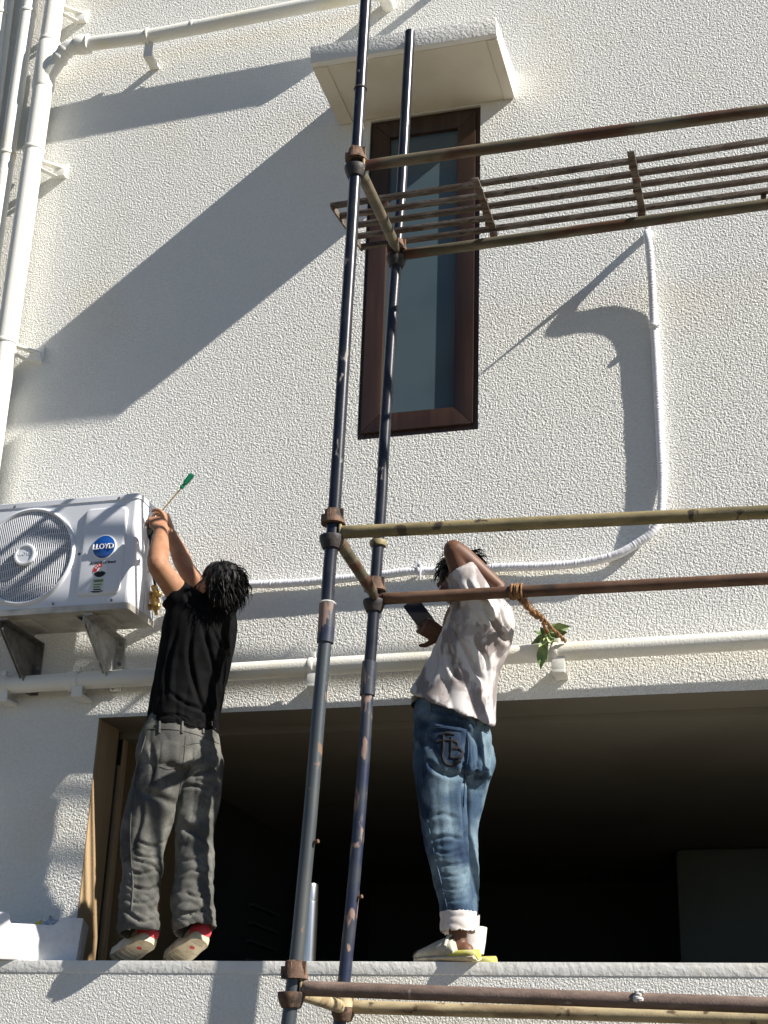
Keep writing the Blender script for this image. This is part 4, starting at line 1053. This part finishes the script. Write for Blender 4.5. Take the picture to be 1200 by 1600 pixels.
# ------------------------------------------------------------------ worker in the black shirt
F1 = nrm((-.74, .67, 0)); L1 = np.array([-F1[1], F1[0], 0])
W1 = thing('person', 'worker in black t-shirt and baggy grey jeans reaching up to the air conditioner', 'person', at(260, 1500, -.36))
a1 = lambda x, y, Y: at(x, y, Y)
hL = a1(236, 1470, -.415); tL = a1(176, 1500, -.27); tL[2] = LEDGE_Z+.012
hR = a1(318, 1467, -.345); tR = a1(262, 1500, -.20); tR[2] = LEDGE_Z+.012
def ankle(h_, t_):
    d = nrm(t_-h_); x = nrm(np.cross(d, (.15, .35, 1))); return h_+d*.045+np.cross(x, d)*.085
body = MB()
sh = a1(292, 946, -.41); el_ = a1(246, 883, -.57); wr = a1(252, 830, -.45)
limb(body, [a1(310, 958, -.38), sh, (sh+el_)/2, el_], [.06, .057, .051, .046], seg=20)
limb(body, [el_, el_+(wr-el_)*.25, el_+(wr-el_)*.6, wr], [.044, .047, .041, .028], seg=20)
sr = a1(334, 948, -.22); er = a1(291, 890, -.27); wr2 = a1(267, 834, -.25)
limb(body, [a1(318, 962, -.30), sr, (sr+er)/2, er], [.06, .052, .045, .040], seg=20)
limb(body, [er, er+(wr2-er)*.25, er+(wr2-er)*.6, wr2], [.039, .042, .036, .026], seg=20)
hand(body, wr, a1(240, 801, -.40)-wr, (.55, -.75, .25), 1, curl=(.55, .8, .5), s=1.08, thumb=(.5, .55, -.5), curls=((.7, .9, .5), (.6, .9, .5), (.5, .8, .5), (.5, .7, .5)))
hand(body, wr2, a1(258, 802, -.28)-wr2, (.9, .05, .35), -1, curl=(.7, 1.0, .7), s=1.06, thumb=(.7, .3, -.5), curls=((.35, .75, .6), (.8, 1.0, .7), (.9, 1.1, .7), (.9, 1.1, .7)))
hc = a1(341, 921, -.395); hf = nrm((-.72, .42, .42)); hu = nrm((.25, -.2, .92))
limb(body, [a1(318, 955, -.36), a1(326, 944, -.37), hc+np.array([.0, .01, -.03])], [.068, .058, .056], seg=20)
limb(body, [a1(283, 1150, -.335), a1(297, 1060, -.335), a1(314, 985, -.35), a1(320, 955, -.355)], [.085, .09, .10, .07], ell=[1.35, 1.35, 1.45, 1.5], up=F1)
q, B = head(body, hc, hf, hu)
hipL, kneL, ankL = a1(257, 1200, -.385), a1(231, 1310, -.40), ankle(hL, tL)
hipR, kneR, ankR = a1(309, 1200, -.28), a1(302, 1310, -.30), ankle(hR, tR)
for h_, k_, n_ in ((hipL, kneL, ankL), (hipR, kneR, ankR)):
    limb(body, [h_, (h_+k_)/2, k_, k_+(n_-k_)*.35, n_], [.08, .066, .05, .05, .034])
bo1 = fuse(body, .0042, 'body', M['skin_tan'], W1, 5)
eyes(q, W1)
hair_mesh(q, B, 1.07, W1, 1500, .060, 4, front=.30, curl=2.2, drop=.8, back_len=1.6, puff=.16)
# shirt
def ringset(rows, f, l, shear=0.0):
    P4 = [np.r_[a1(x, y, Y), al, ad] for x, y, Y, al, ad in rows]
    return [(p[:3], f*p[4], l*p[3]) for p in spline(P4, 5)]
def garment_rings(rows, f, l, lip=.05, thick=.93, tilt=None):
    R_ = ringset(rows, f, l); c, a, b = R_[0]; z = np.array([0, 0, 1.0])
    if tilt is not None:
        t0 = np.asarray(tilt)          # hem slope along f and l, fading upwards
        n = len(R_); R2 = []
        for i, (c_, a_, b_) in enumerate(R_):
            k = max(0, 1-i/(n*.6)); R2.append((c_, a_+z*t0[0]*np.linalg.norm(a_)*k, b_+z*t0[1]*np.linalg.norm(b_)*k))
        R_ = R2; c, a, b = R_[0]
    ax = nrm(R_[8][0]-c)
    return [(c+ax*lip, a*thick, b*thick), (c+ax*.003, a*thick, b*thick)]+R_
mb = MB()
mb.loft(garment_rings([(286, 1143, -.335, .163, .128), (288, 1118, -.335, .160, .124), (296, 1066, -.335, .160, .118), (308, 1014, -.345, .168, .117), (315, 972, -.352, .170, .112), (319, 948, -.36, .142, .095), (323, 932, -.365, .085, .070)], F1, L1, tilt=(.10, .0)), 40)
limb(mb, [a1(317, 968, -.37), a1(296, 950, -.41), a1(277, 931, -.447), a1(271, 925, -.457)], [.085, .083, .074, .073], seg=24, open1=True)
limb(mb, [a1(322, 965, -.33), a1(336, 950, -.24), a1(322, 926, -.235), a1(315, 918, -.235)], [.08, .08, .072, .07], seg=24, open1=True)
ax_t = nrm(a1(320, 950, -.36)-a1(287, 1140, -.335))
def shirt_disp(P, N_):
    low = np.clip((a1(300, 1000, -.35)[2]-P[:, 2])/.35, 0, 1)
    diag = nrm(ax_t*.85+L1*.5)
    d1 = fold(P, (L1, F1, diag), (11, 11, 2.6), .3); d2 = fold(P, (L1, F1, np.array([0, 0, 1.0])), (7, 7, 9), 4.0)
    return (.012*(d1-.6)*(.5+.5*low)+.006*(d2-.6)*(.35+.65*low))
tee1 = fuse(mb, .0065, 'shirt', M['tee_black'], W1, 5, shirt_disp, 2)
crease(tee1, [([(318, 965), (322, 1000), (338, 1060), (342, 1110)], .012, -.014), ([(300, 975), (296, 1030), (310, 1090), (330, 1135)], .012, -.014), ([(275, 985), (262, 1040), (258, 1100)], .012, -.012),
    ([(345, 985), (356, 1030), (350, 1080)], .012, -.012), ([(262, 1080), (290, 1100), (330, 1115)], .009, -.010), ([(245, 1120), (275, 1118), (300, 1130)], .008, -.008), ([(290, 925), (300, 945), (318, 955)], .010, -.014), ([(322, 1090), (330, 1120), (338, 1140)], .008, -.010), ([(330, 980), (345, 1010), (360, 1015)], .009, -.010)])
# jeans
def jeans(root, m, rows_seat, f, l, legs, disp, voxel=.0065, name='jeans'):
    mb = MB(); mb.loft(ringset(rows_seat, f, l), 36)
    for pts, rad, el in legs:
        limb(mb, pts, rad, ell=el, up=f, seg=26, open1=True, lip=.05, thick=.88)
    return fuse(mb, voxel, name, m, root, 4, disp, 2)
zk1 = kneL[2]
def jd1(P, N_):
    z = P[:, 2]; low = np.clip((zk1+.22-z)/.35, 0, 1)
    up3 = np.array([0, 0, 1.0])
    h = fold(P, (L1, F1, nrm(up3+L1*.45)), (5.0, 5.0, 17), .7); h2 = fold(P, (L1, F1, nrm(up3-L1*.5)), (7, 7, 22), 5.2)
    v = fold(P, (L1, F1, up3), (10, 10, 2.4), 2.2)
    stack = np.clip((ankL[2]+.20-z)/.16, 0, 1)
    return .006*(h-.62)*(.35+.65*low)+.005*(h2-.6)*low+.009*(v-.6)*(1-low*.5)+.005*(h2-.55)*stack
J1 = jeans(W1, M['denim_grey'], [(281, 1206, -.335, .175, .125), (279, 1188, -.335, .190, .138), (281, 1160, -.335, .180, .132), (285, 1132, -.335, .158, .118), (286, 1122, -.335, .154, .112)], F1, L1,
    [([a1(258, 1190, -.375), a1(244, 1240, -.385), a1(226, 1300, -.40), a1(222, 1360, -.41), a1(216, 1415, -.415), a1(217, 1461, -.42)], [.114, .110, .101, .080, .078, .088], [1, 1, 1, 1, 1, 1]),
     ([a1(309, 1190, -.29), a1(308, 1240, -.29), a1(304, 1300, -.30), a1(304, 1350, -.315), a1(300, 1405, -.33), a1(305, 1456, -.34)], [.112, .104, .084, .080, .090, .090], [1, 1, 1, 1, 1, 1])], jd1)
crease(J1, [([(318, 1175), (296, 1198), (287, 1217)], .009, -.016), ([(342, 1198), (315, 1209), (290, 1215)], .009, -.016), ([(328, 1234), (304, 1228), (287, 1230)], .008, -.012), ([(345, 1215), (330, 1222), (300, 1220)], .007, -.008),
    ([(282, 1292), (304, 1300), (330, 1316)], .018, -.020), ([(279, 1369), (298, 1360), (328, 1363)], .008, -.012), ([(279, 1429), (304, 1426), (332, 1416)], .009, -.013), ([(290, 1395), (310, 1402), (331, 1392)], .007, -.008), ([(276, 1340), (296, 1345), (326, 1336)], .007, -.007),
    ([(218, 1236), (243, 1245), (278, 1258)], .020, -.018), ([(214, 1314), (238, 1322), (262, 1314)], .007, -.010), ([(208, 1333), (232, 1341), (258, 1334)], .007, -.011), ([(208, 1342), (241, 1355), (254, 1373)], .007, -.011), ([(200, 1360), (221, 1366), (250, 1358)], .007, -.010),
    ([(196, 1382), (232, 1391), (250, 1380)], .008, -.012), ([(192, 1420), (221, 1440), (246, 1436)], .009, -.015), ([(196, 1405), (222, 1412), (246, 1404)], .007, -.009), ([(235, 1160), (240, 1200), (226, 1250)], .010, -.010), ([(210, 1215), (222, 1270), (206, 1330)], .010, -.010), ([(332, 1180), (341, 1215), (330, 1250)], .009, -.012), ([(283, 1225), (276, 1270), (270, 1300)], .010, -.014)])
sk = Skin(J1)
sk.patch([(250, 1152), (283, 1158), (280, 1192), (247, 1196)], 8, 8, 'back_pocket', M['denim_grey'], J1, .004)
sk.patch([(302, 1160), (330, 1166), (325, 1200), (298, 1196)], 8, 8, 'back_pocket', M['denim_grey'], J1, .004)
for pts in ([(232, 1139), (260, 1139), (290, 1143), (320, 1152), (342, 1162)], [(228, 1150), (215, 1200), (206, 1260), (204, 1320), (208, 1380), (205, 1430)],
            [(290, 1150), (288, 1180), (284, 1215), (279, 1250)], [(286, 1166), (300, 1162), (318, 1162), (338, 1172)], [(250, 1198), (265, 1202), (280, 1195)]):
    sk.line(pts, .0022, 'seam', M['denim_grey'], J1, .001)
for x in (250, 285, 318): sk.line([(x, 1128), (x-.5, 1136), (x-1, 1146)], .0055, 'belt_loop', M['denim_grey'], J1, .003)
# shoes: heel up, toes on the ledge
def sneaker(root, heel, toe, lean, name='shoe', L_=.27):
    heel = np.asarray(heel); toe = np.asarray(toe); d = nrm(toe-heel); x = nrm(np.cross(d, lean)); n = np.cross(x, d)
    def prof(t):
        w_ = .039+.003*math.sin(math.pi*min(1, t*1.4))+.010*math.sin(math.pi*max(0, (t-.3)/.7))
        if t < .13: w_ *= math.sqrt(max(0, 1-((.13-t)/.13)**2))
        if t > .80: w_ *= math.sqrt(max(0, 1-((t-.80)/.20)**2))
        return max(w_, .0015)
    rings = []; N_ = 28
    o = thing_part = None
    sole = MB(); up_ = MB(); V = []
    ts = [.5-.5*math.cos(math.pi*i/N_) for i in range(N_+1)]
    for lay, (h, k) in enumerate(((-.004, .86), (-.008, .97), (.004, 1.03), (.022, 1.02), (.027, .95))):
        for t in ts: V.append(heel+d*L_*t+x*prof(t)*k+n*(h+.02*max(0, t-.7)**2*6))
        for t in reversed(ts): V.append(heel+d*L_*t-x*prof(t)*k+n*(h+.02*max(0, t-.7)**2*6))
    m_ = 2*(N_+1); F = [tuple(range(m_))[::-1], tuple(range(4*m_, 5*m_))]
    for lay in range(4):
        F += [(lay*m_+i, lay*m_+(i+1) % m_, (lay+1)*m_+(i+1) % m_, (lay+1)*m_+i) for i in range(m_)]
    sole.add(V, F); so_ = sole.build(name, M['sole'], root, angle=50)
    for i, t in enumerate((.16, .5, .62, .74, .86)):
        c = heel+d*L_*t-n*.0035; w_ = prof(t)*.62
        MB().tube([c-x*w_, c-x*w_*.4+d*.006, c+x*w_*.4+d*.006, c+x*w_], .0032, 7).build('tread_ridge', M['sole'], so_)
    c = heel+d*L_*.30-n*.0045; MB().lathe(c, -n, [(-.002, .011), (.001, .0105), (.002, .004)], 16).build('sole_logo', M['shoe_red'], so_)
    R_ = []
    for t, w_, h_ in ((.20, .037, .064), (.27, .0385, .068), (.35, .038, .062), (.5, .040, .050), (.7, .042, .036), (.88, .034, .026), (.97, .018, .014)):
        R_.append((heel+d*L_*t+n*(.022+h_*.40), x*w_, n*h_*.62))
    up_.loft(R_, 20); up_.build('upper', M['clog'], so_, angle=60)
    R_ = [(heel+d*L_*t+n*(.022+h_*.42), x*w_, n*h_*.62) for t, w_, h_ in ((-.006, .018, .036), (.02, .031, .052), (.07, .0375, .060), (.15, .039, .064), (.24, .0385, .066))]
    MB().loft(R_, 20).build('collar', M['shoe_red'], so_, angle=60)
    return heel+d*L_*.17+n*.085
sneaker(W1, hL, tL, (.15, .35, 1)); sneaker(W1, hR, tR, (.15, .35, 1))
# screwdriver held between the hands
s0_ = a1(249, 803, -.30); s1_ = a1(283, 763, -.31); s2_ = a1(301, 741, -.315)
sd = thing('screwdriver', 'green handled screwdriver with thin yellowish shaft held by the worker in black', 'screwdriver', s1_)
MB().tube([s0_, s1_], .0034, 10).build('shaft', M['brass_shaft'], sd)
d = nrm(s2_-s1_); L_ = np.linalg.norm(s2_-s1_); x = nrm(np.cross(d, (0, 1, 0))); y = np.cross(d, x); R_ = []
for t, r_ in ((-.04, .005), (.0, .009), (.10, .0105), (.20, .008), (.27, .0078), (.36, .0125), (.6, .0135), (.9, .0135), (.97, .012), (1.0, .008)): R_.append((s1_+d*L_*t, x*r_, y*r_))
MB().loft(R_, 8).build('handle', M['screwdriver'], sd, smooth=False)

# ------------------------------------------------------------------ worker in the tie-dye shirt
F2 = nrm((-.80, .60, 0)); L2 = np.array([-F2[1], F2[0], 0])
W2 = thing('person', 'worker in pale tie-dye shirt and blue jeans holding a phone, elbow raised', 'person', at(700, 1500, -.36))
body = MB()
sh = a1(738, 936, -.46); el_ = a1(708, 858, -.53); wr = a1(781, 918, -.44)
limb(body, [a1(748, 960, -.42), sh, (sh+el_)/2, el_], [.06, .055, .050, .043])
limb(body, [el_, el_+(wr-el_)*.25, el_+(wr-el_)*.6, wr], [.042, .044, .037, .027])
hand(body, wr, a1(775, 946, -.36)-wr, (.8, -.5, .2), -1, curl=(.4, .5, .4), thumb=(.6, .5, -.4))
hc2 = a1(719, 908, -.35); hf2 = nrm((-.84, .30, -.42)); hu2 = nrm((-.35, .1, .9))
limb(body, [a1(752, 955, -.38), a1(742, 935, -.37), hc2+np.array([.03, -.01, -.04])], [.07, .058, .056])
limb(body, [a1(708, 1120, -.30), a1(722, 1050, -.33), a1(742, 975, -.37), a1(750, 950, -.38)], [.085, .09, .10, .07], ell=[1.3, 1.3, 1.45, 1.5], up=F2)
q2_, B2 = head(body, hc2, hf2, hu2)
sr = a1(768, 956, -.23); er = a1(726, 1026, -.19); wr2 = a1(694, 995, -.25)
limb(body, [a1(752, 968, -.32), sr, (sr+er)/2, er], [.06, .052, .046, .040])
limb(body, [er, er+(wr2-er)*.25, er+(wr2-er)*.6, wr2], [.040, .043, .036, .026])
hd2 = a1(666, 980, -.285)-wr2
hand(body, wr2, hd2, (.25, -.9, -.35), -1, curl=(.5, .7, .5), s=1.02, thumb=(.55, .75, .1), curls=((.55, .8, .6), (.55, .9, .6), (.6, .9, .6), (.6, .9, .6)), spread=.05)
hipL, kneL2, ankL2 = a1(686, 1180, -.35), a1(697, 1320, -.365), a1(716, 1462, -.37)
hipR, kneR2, ankR2 = a1(736, 1180, -.22), a1(716, 1320, -.20), a1(721, 1462, -.21)
for h_, k_, n_ in ((hipL, kneL2, ankL2), (hipR, kneR2, ankR2)):
    limb(body, [h_, (h_+k_)/2, k_, k_+(n_-k_)*.35, n_, n_+np.array([-.01, 0, -.05])], [.085, .07, .052, .052, .034, .036])
for n_, Yf in ((ankL2, -.37), (ankR2, -.20)):
    c = np.array([n_[0]+.0, n_[1], LEDGE_Z+.05]); limb(body, [c+np.array([.035, -.01, -.005]), c+np.array([-.03, 0, .0]), c+np.array([-.12, .03, -.012]), c+np.array([-.17, .05, -.018])], [.032, .034, .030, .022])
bo2 = fuse(body, .0042, 'body', M['skin_dark'], W2, 5)
eyes(q2_, W2)
hair_mesh(q2_, B2, 1.0, W2, 700, .075, 9, front=.1, curl=1.8, drop=.5, puff=.55)
mb = MB()
mb.loft(garment_rings([(706, 1107, -.312, .178, .180), (712, 1085, -.312, .166, .158), (725, 1040, -.335, .152, .130), (746, 990, -.365, .160, .118), (754, 958, -.378, .154, .108), (753, 940, -.382, .118, .09), (748, 926, -.38, .078, .066)], F2, L2, tilt=(.50, .10), lip=.025, thick=.78), 40)
limb(mb, [a1(752, 972, -.41), a1(742, 942, -.45), a1(728, 905, -.485), a1(719, 889, -.498)], [.088, .088, .078, .074], seg=24, open1=True, up=F2)
limb(mb, [a1(752, 968, -.34), a1(768, 960, -.25), a1(752, 992, -.205), a1(745, 1004, -.195)], [.08, .078, .07, .068], seg=24, open1=True, up=F2)
ax2 = nrm(a1(752, 950, -.31)-a1(707, 1110, -.30))
def shirt2(P, N_):
    diag = nrm(ax2*.9-L2*.35); low = np.clip((a1(745, 960, -.3)[2]-P[:, 2])/.3, 0, 1)
    d1 = fold(P, (L2, F2, diag), (9, 9, 2.2), 1.3); d2 = fold(P, (L2, F2, nrm(ax2+L2*.6)), (6, 6, 7), 6.0)
    return .012*(d1-.6)*(.4+.6*low)+.007*(d2-.6)
tee2 = fuse(mb, .0065, 'shirt', M['tie_dye'], W2, 5, shirt2, 2)
crease(tee2, [([(705, 970), (712, 990), (728, 1020), (742, 1048), (755, 1064)], .012, -.020), ([(697, 995), (702, 1020), (707, 1045), (720, 1066)], .012, -.020), ([(752, 937), (762, 960), (785, 995), (798, 1002)], .013, -.024), ([(780, 945), (785, 970), (797, 990)], .010, -.016),
    ([(720, 992), (725, 970), (717, 945)], .009, -.010), ([(740, 1000), (760, 1032), (762, 1070)], .010, -.014), ([(685, 1010), (682, 1045), (667, 1072)], .009, -.012), ([(728, 905), (740, 925), (760, 935)], .009, -.012), ([(712, 905), (718, 930), (712, 960)], .008, -.012)])
zk2 = kneL2[2]
def jd2(P, N_):
    z = P[:, 2]; low = np.clip((zk2+.25-z)/.3, 0, 1); up3 = np.array([0, 0, 1.0])
    h = fold(P, (L2, F2, nrm(up3+F2*.15)), (4.0, 4.0, 24), .7); h2 = fold(P, (L2, F2, nrm(up3+L2*.5)), (5, 5, 14), 3.2)
    v = fold(P, (L2, F2, up3), (9, 9, 2.2), 8.2); seat = np.clip((z-zk2-.28)/.2, 0, 1)
    return .004*(h-.6)*low+.004*(h2-.6)*(1-low*.5)+.006*(v-.6)+.004*(h2-.6)*seat
J2 = jeans(W2, M['denim_blue'], [(712, 1212, -.30, .160, .135), (707, 1185, -.30, .168, .145), (706, 1150, -.30, .170, .146), (705, 1112, -.30, .160, .135), (705, 1094, -.30, .155, .13)], F2, L2,
    [([a1(684, 1180, -.355), a1(687, 1230, -.36), a1(694, 1300, -.365), a1(703, 1350, -.37), a1(711, 1400, -.37), a1(714, 1432, -.37)], [.106, .098, .086, .077, .068, .064], [1]*6),
     ([a1(738, 1180, -.22), a1(723, 1240, -.21), a1(715, 1300, -.20), a1(719, 1350, -.20), a1(721, 1400, -.205), a1(722, 1432, -.21)], [.104, .096, .080, .075, .069, .065], [1]*6)], jd2)
crease(J2, [([(652, 1112), (690, 1112), (727, 1122), (744, 1137)], .008, -.010), ([(671, 1125), (696, 1129), (727, 1137), (740, 1160)], .011, -.016), ([(665, 1187), (684, 1204), (702, 1211), (725, 1206)], .012, -.016), ([(729, 1150), (727, 1185), (723, 1212), (721, 1250), (724, 1290), (729, 1340)], .013, -.034),
    ([(742, 1144), (747, 1175), (738, 1225)], .010, -.016), ([(763, 1150), (765, 1187), (757, 1231)], .012, .012), ([(669, 1313), (698, 1307), (722, 1313)], .008, -.010), ([(670, 1327), (700, 1333), (727, 1324)], .006, -.007), ([(676, 1348), (706, 1352), (733, 1345)], .006, -.006), ([(680, 1365), (712, 1370), (735, 1360)], .006, -.006), ([(684, 1385), (715, 1390), (735, 1382)], .006, -.006), ([(687, 1405), (712, 1408), (735, 1402)], .005, -.005),
    ([(648, 1150), (660, 1180), (662, 1230)], .010, -.010), ([(740, 1210), (752, 1214), (764, 1205)], .009, -.014), ([(668, 1280), (690, 1272), (716, 1280)], .009, -.006)])
for (p, rr) in ((a1(716, 1440, -.37), .069), (a1(722, 1445, -.21), .069)):
    mb = MB(); z = np.array([0, 0, 1.0]); x = np.array([1.0, 0, 0]); y = np.array([0, 1.0, 0]); hh = .042
    mb.loft([(p-z*(hh*.2), x*.06, y*.06), (p-z*hh, x*.064, y*.064), (p-z*hh*1.02, x*rr*.97, y*rr*.97), (p-z*hh*.3, x*rr*1.01, y*rr*1.01), (p+z*hh*.8, x*rr*1.03, y*rr*1.03), (p+z*hh, x*rr*.98, y*rr*.98), (p+z*hh*.7, x*.066, y*.066)], 30)
    fuse(mb, .005, 'cuff', M['denim_pale'], J2, 2, lambda P, N_: .006*(fold(P, (x, y, z), (6, 6, 24), 2.0)-.6))
cf = MB(); p = a1(737, 1470, -.21); cf.loft([(p+np.array([0, 0, .05]), x*.06, y*.06), (p, x*.055, y*.055), (p-np.array([0, 0, .05]), x*.047, y*.05)], 20)
cf.build('sock', M['denim_pale'], J2)
sk = Skin(J2)
sk.patch([(667, 1140), (722, 1143), (726, 1190), (694, 1213)], 10, 10, 'back_pocket', M['denim_blue'], J2, .004)
sk.patch([(735, 1150), (757, 1160), (757, 1200), (738, 1206)], 8, 8, 'back_pocket', M['denim_blue'], J2, .004)
for pts in ([(650, 1124), (670, 1116), (700, 1118), (735, 1130), (762, 1146)], [(664, 1128), (660, 1180), (664, 1250), (676, 1320), (690, 1380), (700, 1424)], [(729, 1140), (732, 1175), (727, 1215), (725, 1260)], [(668, 1139), (690, 1137), (722, 1142)]):
    sk.line(pts, .0022, 'seam', M['denim_blue'], J2, .001)
for x_ in (672, 712, 745): sk.line([(x_, 1098+(x_-672)*.25), (x_, 1106+(x_-672)*.25), (x_, 1117+(x_-672)*.25)], .0055, 'belt_loop', M['denim_blue'], J2, .003)
# embroidered motif on the pocket: a cross-barred t whose foot curls into a B
em = [([(682, 1160), (696, 1157), (711, 1158)], 0), ([(693, 1147), (693, 1165), (692, 1183), (697, 1194), (708, 1195), (719, 1188)], 0),
      ([(705, 1152), (705, 1170), (704, 1184)], 0), ([(705, 1159), (713, 1160), (714, 1167), (706, 1170)], 0), ([(706, 1170), (718, 1171), (722, 1178), (717, 1185), (704, 1184)], 0), ([(688, 1149), (698, 1146), (710, 1148)], 0)]
for pts, _ in em:
    sk.line(pts, .0085, 'emblem_stroke', M['thread_dark'], J2, -.001, n=8, seg=8)
    sk.line(pts, .0009, 'emblem_stitch', M['thread'], J2, .0076, n=8, dash=.007)
blt = MB(); R_ = ringset([(701, 1103, -.30, .152, .135), (701, 1092, -.30, .150, .133)], F2, L2); R_ = [(c+F2*.026+L2*.004, a*.93, b*.93) for c, a, b in R_]; blt.loft(R_, 36); blt.build('belt', M['leather'], W2)
# clogs
def clog(root, heelx, y0, toe_dir, dz=0.0):
    d = nrm(toe_dir); x = nrm(np.cross(d, (0, 0, 1))); z = np.array([0, 0, 1.0]); h0 = np.array([heelx, y0, LEDGE_Z+.003])
    R_ = [(h0+d*t+z*.012, x*w_, z*.0115) for t, w_ in ((-.004, .018), (.0, .030), (.03, .039), (.10, .037), (.18, .046), (.24, .042), (.272, .026), (.282, .010))]
    s_ = MB().loft(R_, 22).build('shoe', M['sole'], root)
    R_ = []
    for t, w_, b_, h_ in ((.085, .037, .020, .030), (.10, .040, .020, .068), (.13, .043, .020, .078), (.17, .045, .019, .066), (.21, .045, .018, .050), (.25, .038, .017, .036), (.275, .022, .016, .020)):
        R_.append((h0+d*t+z*(b_+h_*.38), x*w_, z*h_*.55))
    MB().loft(R_, 24).build('upper', M['clog'], s_)
    R_ = [(h0+d*t+z*.024, x*w_, z*.018) for t, w_ in ((-.007, .016), (.0, .029), (.02, .0395), (.07, .0385), (.105, .035))]
    MB().loft(R_, 20).build('footbed', M['clog_sole'], s_)
    c = h0+d*.115+z*.055
    MB().tube([c+x*.042-z*.03, c+x*.044, c+x*.026+z*.035, c+z*.046, c-x*.026+z*.035, c-x*.044], .006, 10, ell=.5).build('strap', M['clog'], s_)
    MB().tube([c+x*.047+z*.006+d*.008, c+x*.047+z*.006-d*.008, c+x*.047-z*.01-d*.008, c+x*.047-z*.01+d*.008, c+x*.047+z*.006+d*.008], .002, 6).build('buckle', M['steel'], s_)
hx = at(745, 1498, -.44)[0]
clog(W2, hx, -.435, (-.93, .36, 0)); clog(W2, hx+.02, -.22, (-.95, .30, 0))
# phone
pc = a1(657, 962, -.255)
ux = nrm(a1(671, 982, -.235)-a1(643, 944, -.285)); uy = a1(674, 959, -.245)-a1(646, 964, -.265); uy = nrm(uy-ux*(uy @ ux)); un = np.cross(ux, uy)
ph = thing('phone', 'dark smartphone held up in the hand of the worker in tie-dye', 'phone', pc)
m_ = MB(); m_.box(pc-ux*.0, (.150, .074, .008), np.array([ux, uy, un]).T); m_.build('case', M['black'], ph, bevel=.003)
m_ = MB(); m_.box(pc+un*.0042, (.144, .068, .001), np.array([ux, uy, un]).T); m_.build('screen', M['phone_glass'], ph)
m_ = MB(); m_.box(pc-un*.0042, (.144, .068, .001), np.array([ux, uy, un]).T); m_.build('back_glass', M['phone_glass'], ph)
